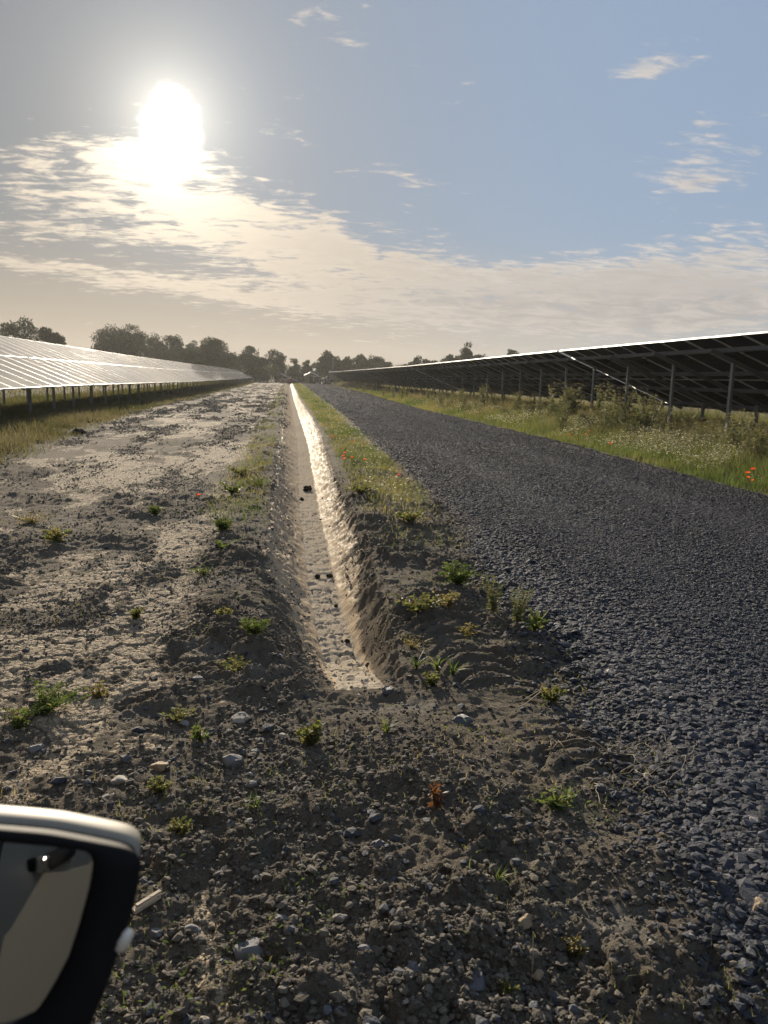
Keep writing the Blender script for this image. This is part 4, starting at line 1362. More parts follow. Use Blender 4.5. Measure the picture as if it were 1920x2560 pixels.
def poppies():
    proto = poppy_proto()
    first = True
    spots = [(502, 1250, 1.0, 'single red poppy standing on the bare track left of the ditch', None),
             (867, 1150, 1.0, None, 'm'), (860, 1144, 1.0, None, 'm'), (878, 1146, 0.9, None, 'm'), (868, 1132, 0.9, None, 'm'), (887, 1144, 0.9, None, 'm'),
             (917, 1162, 0.9, 'red poppy right of the poppy cluster beside the ditch', None),
             (833, 1102, 1.0, 'orange-red poppy behind the poppy cluster beside the ditch', None),
             (876, 1110, 0.9, 'faded poppy above the cluster on the strip between ditch and road', None),
             (990, 1190, 0.9, 'single poppy at the left edge of the road', None),
             (1470, 1082, 1.0, None, 'p'), (1464, 1088, 0.9, None, 'p'),
             (1420, 1090, 0.9, 'single poppy left of the pair in the right verge', None),
             (1523, 1122, 1.0, 'orange poppy at the left end of the daisies in the right verge', None),
             (1638, 1120, 0.8, 'faded pink poppy in the middle of the daisies', None),
             (1832, 1134, 1.1, 'bright red poppy standing out in front of the dark weeds near the right edge', None),
             (1882, 1187, 1.1, None, 'q'), (1892, 1182, 1.1, None, 'q'), (1874, 1190, 0.9, None, 'q'), (1886, 1198, 0.8, None, 'q'),
             (1197, 1018, 1.0, None, 'r'), (1205, 1015, 1.0, None, 'r')]
    rr = random.Random(2)
    for _ in range(16):
        spots.append((rr.uniform(1010, 1045), rr.uniform(985, 995), 1.0, None, 's'))
    for _ in range(10):
        spots.append((rr.uniform(1105, 1135), rr.uniform(996, 1005), 1.0, None, 's'))
    labels = {'m': ('poppy of the red cluster between the ditch and the road', 'poppy cluster between ditch and road'),
              'p': ('poppy of the orange-red pair in the right verge before the tall weeds', 'pair of poppies in the right verge'),
              'q': ('poppy of the small bunch among daisies at the right photo edge', 'bunch of poppies at the right edge'),
              'r': ('poppy of the orange pair farther along the right verge', 'far pair of poppies in the right verge'),
              's': ('distant orange-red poppy in front of the right row of posts', 'distant poppies before the right row')}
    for px, py, sc, lb, g in spots:
        x, y = on_ground(px, py, 0.22 if g or px > 1300 else 0.15)
        o = proto if first else copy_tree(proto)
        first = False
        o.location = (x, y, hz(x, y) - 0.01)
        s = sc * (0.66 + y / 75.0) * (0.8 if px < 1000 else 1.0)
        o.scale = (s, s, s)
        o.rotation_euler = (rr.uniform(-0.3, 0.3), rr.uniform(-0.3, 0.3), rr.uniform(0, 6.28))
        if g: lb, grp = labels[g]
        else: grp = None
        put(o, lb, 'poppy', grp)
        if not grp and 'group' in o: del o['group']


poppies()


def thistle_mesh(seed, h):
    r = np.random.default_rng(seed)
    parts = []
    stems = 7
    for s in range(stems):
        a = r.uniform(0, 2 * np.pi); sp = r.uniform(0.05, 0.30) * h; hh = h * r.uniform(0.6, 1.05)
        t = np.linspace(0, 1, 5)
        pts = np.stack([np.cos(a) * sp * t, np.sin(a) * sp * t, hh * t], 1)
        side = np.array([-np.sin(a), np.cos(a), 0]) * 0.006
        V = np.concatenate([pts - side, pts + side])
        T = np.array([(i, i + 1, i + 6) for i in range(4)] + [(i, i + 6, i + 5) for i in range(4)])
        parts.append((V, T, np.full(10, 0.6)))
        per = 95
        tt = r.uniform(0.05, 1, per) ** 0.8
        P = np.stack([np.interp(tt, t, pts[:, k]) for k in range(3)], 1)
        ang = r.uniform(0, 2 * np.pi, per)
        out = np.stack([np.cos(ang), np.sin(ang), r.uniform(-0.2, 0.9, per)], 1)
        P = P + out * (r.uniform(0, 0.09, per) * (1.1 - 0.6 * tt))[:, None]
        parts.append(leaves(P, out, r.uniform(0.05, 0.13, per) * (1.15 - 0.5 * tt), r.uniform(0.018, 0.04, per), np.clip(r.normal(0.40, 0.2, per) + 0.25 * (tt > 0.8), 0, 1), 0.2))
    V, T, A = join(parts)
    P = []
    for _ in range(26):
        a = r.uniform(0, 2 * np.pi); rad = r.uniform(0.02, 0.26) * h
        P.append((math.cos(a) * rad, math.sin(a) * rad, h * r.uniform(0.78, 1.08)))
    PP = np.repeat(np.array(P), 9, 0); D = r.normal(size=(len(PP), 3)); D[:, 2] = np.abs(D[:, 2])
    parts.append((V, T, A))
    parts = [(V, T, A), leaves(PP, D, r.uniform(0.018, 0.034, len(PP)), r.uniform(0.010, 0.018, len(PP)), np.clip(r.normal(0.85, 0.15, len(PP)), 0, 1))]
    V, T, A = join(parts)
    return np_mesh('tall_weed', V, T, M['thistle'], {'tint': A})


def thistles():
    protos = [thistle_mesh(s, 1.0) for s in (11, 12, 13, 14, 15)]
    rr = random.Random(9)
    spots = []   # (x, y, height)
    for px, ptop, X in [(1400, 966, 8.9), (1380, 985, 8.9), (1422, 980, 9.1), (1510, 973, 8.9), (1444, 972, 9.2), (1562, 978, 9.0), (1600, 990, 8.9), (1623, 1000, 8.8),
                        (1540, 1000, 8.6), (1655, 1030, 8.7), (1672, 1062, 8.4), (1576, 1035, 8.3), (1530, 1020, 8.4), (1848, 1042, 8.5), (1885, 1070, 8.2), (1700, 1060, 8.8), (1480, 1010, 8.7), (1455, 1030, 8.4),
                        (1212, 969, 8.9), (1190, 990, 8.9), (1235, 985, 9.0), (1271, 1004, 8.5), (1150, 977, 9.0), (1073, 976, 9.2), (1090, 980, 9.3), (1295, 984, 9.0), (1330, 990, 9.1), (1350, 1000, 8.8),
                        (965, 962, 9.6), (980, 964, 9.6), (950, 950, 10.2), (940, 952, 10.2), (891, 947, 10.4), (880, 950, 10.3), (1760, 1055, 8.9), (1800, 1060, 8.6), (1910, 1050, 8.6),
                        (1720, 1045, 9.2), (1745, 1068, 8.6), (1782, 1050, 9.4), (1815, 1075, 8.4), (1870, 1045, 9.3), (1895, 1060, 9.0), (1690, 1040, 9.6), (1640, 1015, 9.4), (1610, 1010, 9.5), (1915, 1085, 8.3), (1840, 1070, 8.9), (1735, 1085, 8.3)]:
        d = ray(px, ptop)
        t = X / d.x
        y = d.y * t
        spots.append((X, y, max(0.35, EYE + d.z * t - hz(X, y))))
    for k in range(16):
        y = rr.uniform(48, 130)
        spots.append((xrr_(y) + rr.uniform(0.3, 2.2), y, rr.uniform(0.6, 1.0)))
    for k in range(14):
        y = rr.uniform(13, 40)
        spots.append((xrr_(y) + rr.uniform(2.6, 5.0), y, rr.uniform(0.4, 0.7)))
    for k in range(18):
        y = rr.uniform(12.5, 46)
        spots.append((xrr_(y) + rr.uniform(0.9, 2.4), y, rr.uniform(0.5, 0.95)))
    for i, (x, y, h) in enumerate(spots):
        x = min(x, float(xrr_(y)) + 5.5)
        o = bpy.data.objects.new('tall_weed', protos[i % 5])
        o.location = (x, y, hz(x, y) - 0.02)
        o.rotation_euler = (0, 0, rr.uniform(0, 6.28))
        put(o, None, 'weed')
        w = h * rr.uniform(0.95, 1.3)
        o.scale = (w * 0.85, w * 0.85, h * 1.08)
        if i == 0:
            o['label'] = 'tallest grey-green thistle standing before the bright panel gap'
        elif i == 3:
            o['label'] = 'tall pale thistle beside the second post right of the tallest thistle'
        elif i == 18:
            o['label'] = 'tall thistle clump alone in the middle of the right verge'
        else:
            o['label'] = 'seeding grey-green thistle in the weedy verge before the right panel row'
            o['group'] = 'thistles of the right verge'
    for i, (px, py, h) in enumerate([(125, 1035, 0.5), (170, 1030, 0.45), (230, 1022, 0.45), (95, 1050, 0.35)]):
        x, y = on_ground(px, py)
        o = bpy.data.objects.new('tall_weed', protos[i % 5])
        o.location = (x, y, hz(x, y) - 0.02)
        o.rotation_euler = (0, 0, rr.uniform(0, 6.28))
        put(o, 'green weed standing at the shaded edge below the left panel row', 'weed', 'weeds below the left row')
        o.scale = (h * 1.2, h * 1.2, h)


thistles()


# ------------------------------------------------------------------ solar tables
TILT = R(22)
MOD_L, MOD_W, GAPM = 2.30, 1.134, 0.02
NMOD = 27
TAB_LEN = NMOD * (MOD_W + GAPM)
PITCH_T = 31.37
SLOPE = 2 * MOD_L + 0.03


def panel_mesh():
    mb = MB()
    t, fwid = 0.035, 0.011
    x0, x1, y0, y1 = 0, MOD_L, 0, MOD_W
    mb.box(((x0 + x1) / 2, y0 + fwid / 2, 0), (MOD_L, fwid, t), 0)
    mb.box(((x0 + x1) / 2, y1 - fwid / 2, 0), (MOD_L, fwid, t), 0)
    mb.box((x0 + fwid / 2, (y0 + y1) / 2, 0), (fwid, MOD_W - 2 * fwid, t), 0)
    mb.box((x1 - fwid / 2, (y0 + y1) / 2, 0), (fwid, MOD_W - 2 * fwid, t), 0)
    za, zb = t / 2 - 0.002, t / 2 - 0.008
    a, b, c, d = x0 + fwid, x1 - fwid, y0 + fwid, y1 - fwid
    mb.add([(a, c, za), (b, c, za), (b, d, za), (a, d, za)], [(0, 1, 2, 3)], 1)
    mb.add([(a, c, zb), (b, c, zb), (b, d, zb), (a, d, zb)], [(3, 2, 1, 0)], 2)
    for k in (0.35, 0.5, 0.65):   # junction boxes behind
        mb.box((MOD_L / 2, MOD_W * k, zb - 0.010), (0.05, 0.07, 0.018), 3)
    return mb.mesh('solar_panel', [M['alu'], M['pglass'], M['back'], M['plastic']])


def table_proto():
    """one fixed table: two rows of upright modules on purlins, rafters and posts; high edge at local x = 0"""
    root = thing('solar_table', (0, 0, 0))
    pm = panel_mesh()
    ca, sa = math.cos(TILT), math.sin(TILT)
    ZH = 2.55
    rr = random.Random(4)
    for k in range(NMOD):
        for j in range(2):
            s = j * (MOD_L + 0.004)
            o = bpy.data.objects.new('solar_panel', pm)
            o.location = (s * ca, k * (MOD_W + GAPM), ZH - s * sa)
            o.rotation_euler = (R(rr.uniform(-0.18, 0.18)), TILT + R(rr.uniform(-0.15, 0.15)), 0)
            put(o, parent=root)
    nb = (-sa, 0, -ca)   # away from the glass
    def at(s, dn): return Vector((s * ca + nb[0] * dn, 0, ZH - s * sa + nb[2] * dn))
    for s in (0.52, 1.78, 2.86, 4.10):   # purlins: open channels
        mb = MB()
        p = at(s, 0.018 + 0.004)
        for (c, w, h) in (((0, 0.0), 0.055, 0.004), ((-0.026, -0.045), 0.004, 0.085), ((0, -0.089), 0.055, 0.004)):
            q = p + Vector((ca, 0, -sa)) * c[0] + Vector((sa, 0, ca)) * c[1]
            mb.bar(q + Vector((0, -0.03, 0)), q + Vector((0, TAB_LEN + 0.03, 0)), w, h, 0, (sa, 0, ca))
        mb.build('purlin', M['galv'], root)
    rm = MB()
    a, b = at(0.30, 0.155), at(4.34, 0.155)
    rm.bar(a, b, 0.05, 0.085, 0, (sa, 0, ca))
    rafter = rm.mesh('rafter', [M['galv']])
    def post(s):
        mb = MB()
        top = at(s, 0.155)
        h = top.z + 0.45
        zc = top.z - h / 2
        for c, d in (((0, 0), (0.006, 0.10, h)), ((0.03, 0.047), (0.054, 0.006, h)), ((0.03, -0.047), (0.054, 0.006, h)), ((0.054, 0.038), (0.006, 0.012, h)), ((0.054, -0.038), (0.006, 0.012, h))):
            mb.box((top.x + c[0] - 0.02, c[1], zc), d, 0)
        return mb.mesh('post', [M['galv']])
    pf, pr = post(0.95), post(3.55)
    nb_ = 11
    for k in range(nb_ + 1):
        y = 1.12 + k * (TAB_LEN - 2.1) / nb_
        for nm, me, dy in (('rafter', rafter, 0.0), ('post', pf, 0.078), ('post', pr, 0.078)):
            o = bpy.data.objects.new(nm, me)
            o.location = (0, y + dy * (1 if k < nb_ else -1), 0)
            put(o, parent=root)
    # a string of cable clipped below the first purlin
    mb = MB()
    pts = []
    for k in range(55):
        y = k * TAB_LEN / 54
        p = at(0.62, 0.10 + 0.05 * abs(math.sin(k * 1.3)))
        pts.append((p.x, y, p.z))
    mb.tube(pts, 0.007, 4)
    mb.build('cable', M['plastic'], root)
    return root


def tables():
    proto = table_proto()
    right = [(-6.10, 'nearest solar table of the right row, its dark underside cut by the right photo edge'),
             (-6.10 + PITCH_T, 'second solar table of the right row, just beyond the bright slanting gap'),
             (-6.10 + 2 * PITCH_T, 'third solar table of the right row, beyond the small far gap'),
             (-6.10 + 3 * PITCH_T, 'fourth solar table of the right row, seen small before the right trees'),
             (-6.10 + 4 * PITCH_T, 'last solar table of the right row, ending beside the dark vehicles')]
    left = [(-2.9, 'nearest solar table of the left row, in front of the dark diagonal joint'),
            (-2.9 + PITCH_T, 'second solar table of the left row, just beyond the dark diagonal joint'),
            (-2.9 + 2 * PITCH_T, 'third solar table of the left row, below the big round trees'),
            (-2.9 + 3 * PITCH_T, 'fourth solar table of the left row, seen as a narrow pale band'),
            (-2.9 + 4 * PITCH_T, 'fifth solar table of the left row, last but one before its end'),
            (-2.9 + 5 * PITCH_T, 'last solar table of the left row, its end corner sloping to the ground')]
    first = True
    for rows, X, dz, g in ((right, 9.1, 0.0, 'solar tables of the right row'), (left, -10.8, 0.2, 'solar tables of the left row')):
        for y, lb in rows:
            o = proto if first else copy_tree(proto)
            first = False
            z0, z1 = float(gz(y)), float(gz(y + TAB_LEN))
            o.location = (X, y, z0 + dz)
            o.rotation_euler = (math.atan2(z1 - z0, TAB_LEN), 0, 0)
            put(o, lb, 'solar panels', g)
    # one table of another block, seen end-on beyond the track
    p = at_depth(696, 931, 182); q = at_depth(720, 941, 182)
    o = copy_tree(proto)
    o.location = (p.x, 182, p.z - 2.55 - 0.1)
    o.rotation_euler = (0, 0, R(-2.5))
    s = (q.x - p.x) / (SLOPE * math.cos(TILT))
    put(o, 'far solar table seen end-on as a pale slanting bar above the red machine', 'solar panels')
    if 'group' in o: del o['group']


tables()


# ------------------------------------------------------------------ trees
def tree(px0, px1, ptop, Y, label, kind='round', name='tree', mat='leaf_a', gaps=0.0, seed=0, group='trees along the far edge of the site', cat='tree', base=0.12):
    """a tree whose crown spans px0..px1 and reaches up to ptop in the photograph, standing at depth Y"""
    r = np.random.default_rng(seed + int(px0))
    l = at_depth(px0, 940, Y); rt_ = at_depth(px1, 940, Y); top = at_depth((px0 + px1) / 2, ptop, Y)
    g = float(gz(Y))
    cx = (l.x + rt_.x) / 2; w = abs(rt_.x - l.x) / 2 * 1.08; h = top.z - g
    root = thing(name, (cx, Y, g), 0, label, cat, group)
    mb = MB()
    tr = max(0.12, 0.035 * h)
    mb.tube([(0, 0, -0.3), (0.1, 0, h * 0.25), (0, 0.1, h * 0.55), (0.05, 0, h * 0.85)], [tr, tr * 0.8, tr * 0.45, tr * 0.12], 7)
    for k in range(7):
        a = r.uniform(0, 6.28); z0 = h * r.uniform(0.2, 0.6); e = w * r.uniform(0.5, 0.85)
        mb.tube([(0, 0, z0), (math.cos(a) * e * 0.5, math.sin(a) * e * 0.5, z0 + h * 0.13), (math.cos(a) * e, math.sin(a) * e, z0 + h * 0.24)], [tr * 0.4, tr * 0.25, tr * 0.06], 5)
    mb.build('trunk', M['bark'], root)
    nclump = int(np.clip(50 + 5 * w * h * 0.45, 55, 200))
    ctr = []
    tries = 0
    while len(ctr) < nclump and tries < 9000:
        tries += 1
        u = r.uniform(-1, 1, 3)
        zz = r.uniform(base, 1.0)
        f = (zz - base) / (1 - base)
        if kind == 'round': prof = math.sqrt(max(0.0, 1 - (2 * f - 0.95) ** 2 * 0.92)) if f > 0.45 else 0.74 + 0.5 * f
        elif kind == 'cone': prof = (1 - f) ** 0.75 * 0.95 + 0.06
        elif kind == 'poplar': prof = math.sin(math.pi * min(1, f * 0.93 + 0.07)) ** 0.6
        else: prof = 0.55 + 0.45 * math.sqrt(max(0, 1 - f * f))
        prof = max(0.05, min(1, prof)) * (0.66 + 0.55 * r.random())
        q = math.hypot(u[0], u[1])
        if q > prof: continue
        if q < prof * 0.35 and r.random() < 0.5: continue
        ctr.append((u[0] * w * 0.92, u[1] * w * 0.75, zz * h - 0.25))
    ctr = np.array(ctr)
    cr = np.clip(0.17 * w + 0.12 * h * 0.4, 0.35, 1.3)
    keepc = r.random(len(ctr)) > gaps
    ctr = ctr[keepc]
    per = int(np.clip(150 - 0.4 * nclump, 70, 120))
    P = np.repeat(ctr, per, 0)
    rad = cr * r.uniform(0.6, 1.35, len(ctr)).repeat(per)
    D = r.normal(size=(len(P), 3)); D /= np.linalg.norm(D, axis=1)[:, None]
    rr_ = r.random(len(P)) ** 0.5
    P = P + D * (rad * rr_)[:, None] * np.array([1, 1, 0.75])
    L = r.uniform(0.22, 0.5, len(P)) * (0.75 if h < 5 else 1.0)
    dirs = D + r.normal(0, 0.7, D.shape)
    tint = np.clip(np.repeat(r.uniform(0.1, 0.9, len(ctr)), per) + r.normal(0, 0.2, len(P)), 0, 1)
    V, T, A = leaves(P, dirs, L, L * 0.62, tint)
    put(bpy.data.objects.new('crown', np_mesh('crown', V, T, M[mat], {'tint': A})), parent=root)
    return root


def trees():
    G = lambda x, y: (x / 1.728, y / 1.728 + 760)
    def c1(a, b, t): return a / 1.728, b / 1.728, t / 1.728 + 760
    def c2(a, b, t): return 660 + a / 5.53, 660 + b / 5.53, 840 + t / 5.53
    def c5(a, b, t): return 960 + a / 4.1475, 960 + b / 4.1475, 860 + t / 4.1475
    L = [
        (c1(2, 182, 58), 150, 'domed tree with sky showing through, leftmost above the left panels', 'round', 0.35),
        (c1(165, 232, 96), 150, 'bushy tree leaning against the right side of the leftmost domed tree', 'round', 0.1),
        (c1(215, 286, 130), 150, 'low shrub at the right foot of the leftmost domed tree', 'bush', 0.0),
        (c1(408, 560, 96), 190, 'left half of the biggest broad-topped tree above the left panels', 'round', 0.0),
        (c1(500, 645, 84), 192, 'tallest broad-topped tree above the left panels', 'round', 0.0),
        (c1(474, 605, 122), 175, 'round greener tree in front of the tallest broad-topped tree', 'round', 0.0),
        (c1(625, 705, 118), 205, 'loose tree with sky gaps just right of the tallest tree', 'round', 0.35),
        (c1(690, 765, 128), 205, 'second loose tree with sky gaps right of the tallest tree', 'round', 0.3),
        (c1(740, 792, 130), 210, 'narrow pointed tree before the gap in the left tree line', 'poplar', 0.1),
        (c1(805, 862, 148), 215, 'slender pale tree standing alone in the left tree line', 'poplar', 0.15),
        (c1(775, 880, 190), 180, 'low round bush in front of the slender pale tree', 'bush', 0.0),
        (c1(862, 975, 138), 185, 'tall spiky-topped tree at the end of the left panel row', 'round', 0.12),
        (c1(880, 960, 160), 186, 'dark dense tree hugging the spiky-topped tree', 'bush', 0.0),
        (c1(960, 1042, 214), 190, 'small dark tree just right of the spiky-topped tree', 'bush', 0.0),
        (c1(1020, 1125, 183), 195, 'two-humped tree above the corner of the left panel row', 'round', 0.15),
        (c1(1085, 1165, 225), 196, 'low tree between the two-humped tree and the open-crowned tree', 'bush', 0.05),
        (c1(1148, 1238, 196), 200, 'open-crowned tree with sky gaps left of the conical trees', 'round', 0.3),
        (c2(320, 505, 288), 195, 'conical dark tree above the pale slanting bar', 'cone', 0.0),
        (c2(500, 675, 308), 198, 'pointed dark tree left of the white roof', 'cone', 0.05),
        (c2(660, 760, 385), 260, 'small far tree seen over the white roof', 'bush', 0.0),
        (c2(738, 1025, 222), 200, 'big round tree behind the pole', 'round', 0.05),
        (c2(985, 1110, 340), 205, 'low tree filling the gap right of the big round tree', 'bush', 0.05),
        (c2(1085, 1255, 278), 205, 'medium tree left of the pair of tall crowns by the right row', 'round', 0.25),
        (c2(1235, 1445, 212), 205, 'left one of the pair of tall crowns by the right row', 'round', 0.12),
        (c2(1425, 1650, 238), 207, 'right one of the pair of tall crowns by the right row', 'round', 0.2),
        (c5(-30, 100, 190), 205, 'low shrub right after the pair of tall crowns', 'bush', 0.2),
        (c5(186, 250, 165), 190, 'thin ragged sapling above the far end of the right row', 'poplar', 0.5),
        (c5(240, 312, 195), 195, 'low bush between the ragged sapling and the small round tree', 'bush', 0.2),
        (c5(298, 396, 126), 190, 'small round dark tree above the right row', 'round', 0.05),
        (c5(412, 490, 158), 190, 'low bush right of the small round dark tree', 'bush', 0.15),
        (c5(480, 565, 172), 190, 'lower bush before the narrow sapling over the right row', 'bush', 0.2),
        (c5(584, 628, 108), 170, 'narrow sapling left of the poplar over the right row', 'poplar', 0.45),
        (c5(628, 800, 88), 175, 'broad bushy tree on the left side of the poplar', 'round', 0.1),
        (c5(788, 912, -8), 170, 'tall feathery poplar rising above the right row', 'poplar', 0.1),
        (c5(895, 1075, 115), 172, 'long low bush on the right side of the poplar', 'bush', 0.05),
        (c5(1255, 1400, 70), 150, 'rounded treetop just showing over the right row', 'bush', 0.05),
        (c5(1385, 1535, 60), 150, 'ragged treetop at the right end of the tree line', 'round', 0.25),
    ]
    for i, (sp, Y, lb, kind, gp) in enumerate(L):
        tree(sp[0], sp[1], sp[2], Y, lb, kind, seed=i * 13, gaps=gp, name='poplar_tree' if kind == 'poplar' else 'bush' if kind == 'bush' else 'tree', cat='bush' if kind == 'bush' else 'tree')
    # hedges at the end of the track
    def hedge(px0, px1, ptop, Y, label, seed, mat='leaf_b'):
        r = np.random.default_rng(seed)
        a, b = at_depth(px0, 940, Y), at_depth(px1, 940, Y)
        g = float(gz(Y)); h = at_depth((px0 + px1) / 2, ptop, Y).z - g
        n = int(abs(b.x - a.x) * 300)
        x = r.uniform(0, b.x - a.x, n)
        top = h * (0.85 + 0.5 * fbm(x * 0.6, x * 0, seed, 3))
        P = np.stack([x, r.normal(0, 0.7, n), top * r.random(n) ** 0.6], 1)
        L = r.uniform(0.15, 0.36, n)
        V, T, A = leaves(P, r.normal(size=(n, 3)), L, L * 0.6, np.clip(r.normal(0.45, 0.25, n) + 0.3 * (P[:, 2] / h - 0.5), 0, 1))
        root = thing('hedge', (a.x, Y, g), 0, label, 'hedge')
        put(bpy.data.objects.new('foliage', np_mesh('foliage', V, T, M[mat], {'tint': A})), parent=root)
        mb = MB()
        for k in range(max(3, int((b.x - a.x) / 1.5))):
            xx = (k + 0.5) * 1.5
            mb.tube([(xx, 0, -0.2), (xx + 0.1, 0.1, h * 0.4), (xx, 0, h * 0.8)], [0.06, 0.04, 0.015], 5)
        mb.build('stems', M['bark'], root)
    hedge(545, 700, 918, 186, 'sunlit rough hedge between the left row end and the red machine', 3)
    hedge(690, 800, 940, 188, 'dark hedge closing the track behind the red machine', 4)
    hedge(640, 690, 914, 187, 'taller green hedge clump left of the pale slanting bar', 5)
    hedge(760, 1010, 908, 212, 'dark hedge behind the vehicles and the right row end', 6, 'leaf_a')
    hedge(960, 1500, 925, 215, 'low far hedge hidden behind the right row', 7, 'leaf_a')
    hedge(-60, 760, 905, 225, 'low far hedge behind the left panel row', 8, 'leaf_a')


trees()


# ------------------------------------------------------------------ far things at the end of the track
def wheel(parent, x, y, rad, wid):
    mb = MB()
    n = 20
    rings = []
    for dx, rr_ in ((-0.5, 0.62), (-0.5, 0.9), (-0.36, 1.0), (0.36, 1.0), (0.5, 0.9), (0.5, 0.62)):
        rings.append([(dx * wid, rad * rr_ * math.cos(2 * math.pi * k / n), rad * rr_ * math.sin(2 * math.pi * k / n)) for k in range(n)])
    mb.loft(rings, 0)
    w = mb.build('wheel', M['rubber'], parent, fix=True)
    w.location = (x, y, rad)
    mb = MB()
    rings = []
    for dx, rr_ in ((-0.42, 0.05), (-0.40, 0.58), (-0.46, 0.635), (0.46, 0.635), (0.40, 0.58), (0.42, 0.05)):
        rings.append([(dx * wid, rad * rr_ * math.cos(2 * math.pi * k / n), rad * rr_ * math.sin(2 * math.pi * k / n)) for k in range(n)])
    mb.loft(rings, 0, cap0=True, cap1=True)
    mb.build('rim', M['greymetal'], w, fix=True)
    return w


def far_things():
    # boxy utility vehicle seen from behind
    x0, y0 = on_ground(793, 961)
    s = y0 / 140.0
    v = thing('utility_vehicle', (x0, y0, hz(x0, y0)), 0, 'boxy dark utility vehicle with pale roof, parked at the end of the road', 'vehicle')
    v.scale = (s, s, s)
    mb = MB(); mb.box((0, 1.0, 0.48), (1.25, 2.4, 0.34), 0, bev=0.05); mb.box((0, 0.35, 0.74), (1.22, 1.0, 0.22), 0, bev=0.04); mb.box((0, 2.35, 0.62), (1.1, 0.5, 0.3), 0, bev=0.08)
    mb.build('body', M['green'], v)
    mb = MB()
    for sx in (-1, 1):
        for y, yy in ((0.05, 0.1), (1.3, 1.3), (2.2, 1.75)):
            mb.bar((sx * 0.6, y, 0.6), (sx * 0.55, yy, 1.34), 0.05, 0.05, 0, (0, 1, 0))
    mb.build('cab_frame', M['greymetal'], v)
    mb = MB(); mb.box((0, 0.95, 1.37), (1.2, 1.9, 0.06), 0, bev=0.02); mb.build('roof', M['white'], v)
    mb = MB(); mb.box((0, 0.1, 1.06), (1.08, 0.02, 0.5), 0); mb.build('rear_window', M['carglass'], v)
    mb = MB(); mb.box((-0.25, 0.9, 0.98), (0.4, 0.12, 0.5), 0, bev=0.03); mb.box((0.25, 0.9, 0.98), (0.4, 0.12, 0.5), 0, bev=0.03); mb.build('seats', M['plastic'], v)
    for sx in (-1, 1):
        for y in (0.35, 2.1):
            wheel(v, sx * 0.56, y, 0.32, 0.24)
        mb = MB(); mb.box((sx * 0.5, -0.21, 0.62), (0.1, 0.02, 0.08), 0); mb.build('tail_lamp', M['red'], v)
    # compact tractor with a white front guard, turned three quarters
    x1, y1 = on_ground(812, 962)
    x1 += 0.4; y1 += 3
    t = thing('compact_tractor', (x1, y1, hz(x1, y1)), R(35), 'dark compact tractor with white trim beside the boxy vehicle', 'tractor')
    t.scale = (s, s, s)
    mb = MB(); mb.box((0, 0.9, 0.72), (0.55, 1.2, 0.45), 0, bev=0.08); mb.box((0, -0.2, 0.62), (0.75, 1.0, 0.35), 0, bev=0.06); mb.build('body', M['green'], t)
    mb = MB(); mb.box((0, -0.45, 0.98), (0.5, 0.5, 0.12), 0, bev=0.04); mb.box((0, -0.7, 1.2), (0.5, 0.1, 0.45), 0, bev=0.04); mb.build('seat', M['plastic'], t)
    mb = MB(); mb.tube([(-0.42, -0.6, 0.7), (-0.42, -0.6, 1.42), (0.42, -0.6, 1.42), (0.42, -0.6, 0.7)], 0.035, 6); mb.build('roll_bar', M['white'], t)
    mb = MB(); mb.tube([(0, 0.15, 0.9), (0, 0.0, 1.15)], 0.025, 6); mb.box((0, 0.0, 1.16), (0.34, 0.34, 0.03), 0); mb.build('steering_wheel', M['plastic'], t)
    mb = MB(); mb.box((0, 1.55, 0.7), (0.6, 0.04, 0.5), 0, bev=0.01); mb.build('front_guard', M['white'], t)
    for sx in (-1, 1):
        wheel(t, sx * 0.52, -0.35, 0.5, 0.3); wheel(t, sx * 0.46, 1.2, 0.3, 0.2)
        mb = MB(); mb.box((sx * 0.54, -0.35, 1.05), (0.3, 0.8, 0.04), 0, bev=0.015); mb.build('mudguard', M['green'], t)
    # dark trailer between the tractor and the row of posts
    x2, y2 = on_ground(826, 962)
    x2 += 0.3; y2 += 4
    k = thing('box_trailer', (x2, y2, hz(x2, y2)), R(4), 'low dark box trailer standing at the end of the right row', 'trailer')
    k.scale = (s, s, s)
    mb = MB(); mb.box((0, 0, 0.74), (1.3, 2.2, 0.66), 0, bev=0.03); mb.build('box', M['plastic'], k)
    mb = MB(); mb.bar((0, 1.1, 0.45), (0, 1.9, 0.42), 0.07, 0.07); mb.build('drawbar', M['greymetal'], k)
    mb = MB(); mb.box((0.45, -1.105, 0.95), (0.22, 0.012, 0.05), 0); mb.build('reflector', M['white'], k)
    for sx in (-1, 1): wheel(k, sx * 0.72, 0, 0.28, 0.18)
    # small red tracked machine at the far end of the ditch
    x3, y3 = on_ground(715, 959)
    m = thing('tracked_dumper', (x3, y3, hz(x3, y3)), 0, 'small red and grey tracked machine at the far end of the ditch', 'dumper')
    m.scale = (s * 1.0, s, s)
    for sx in (-1, 1):
        mb = MB()
        ring = [(0.9 * math.cos(a) * (1 if abs(math.cos(a)) > 0.3 else 1), 0.2 * math.sin(a)) for a in [i * math.pi / 10 for i in range(20)]]
        mb.loft([[(sx * 0.62 - 0.14, p, 0.2 + q) for p, q in ring], [(sx * 0.62 + 0.14, p, 0.2 + q) for p, q in ring]], 0, cap0=True, cap1=True, smooth=False)
        mb.build('track', M['rubber'], m, fix=True)
    mb = MB(); mb.box((0.62, 0.1, 0.62), (0.62, 1.2, 0.55), 0, bev=0.06); mb.box((-0.75, 0.3, 0.52), (0.6, 0.9, 0.26), 0, bev=0.05); mb.box((-0.05, 0, 0.38), (1.6, 1.3, 0.12), 0, bev=0.03); mb.build('body', M['red'], m)
    mb = MB()
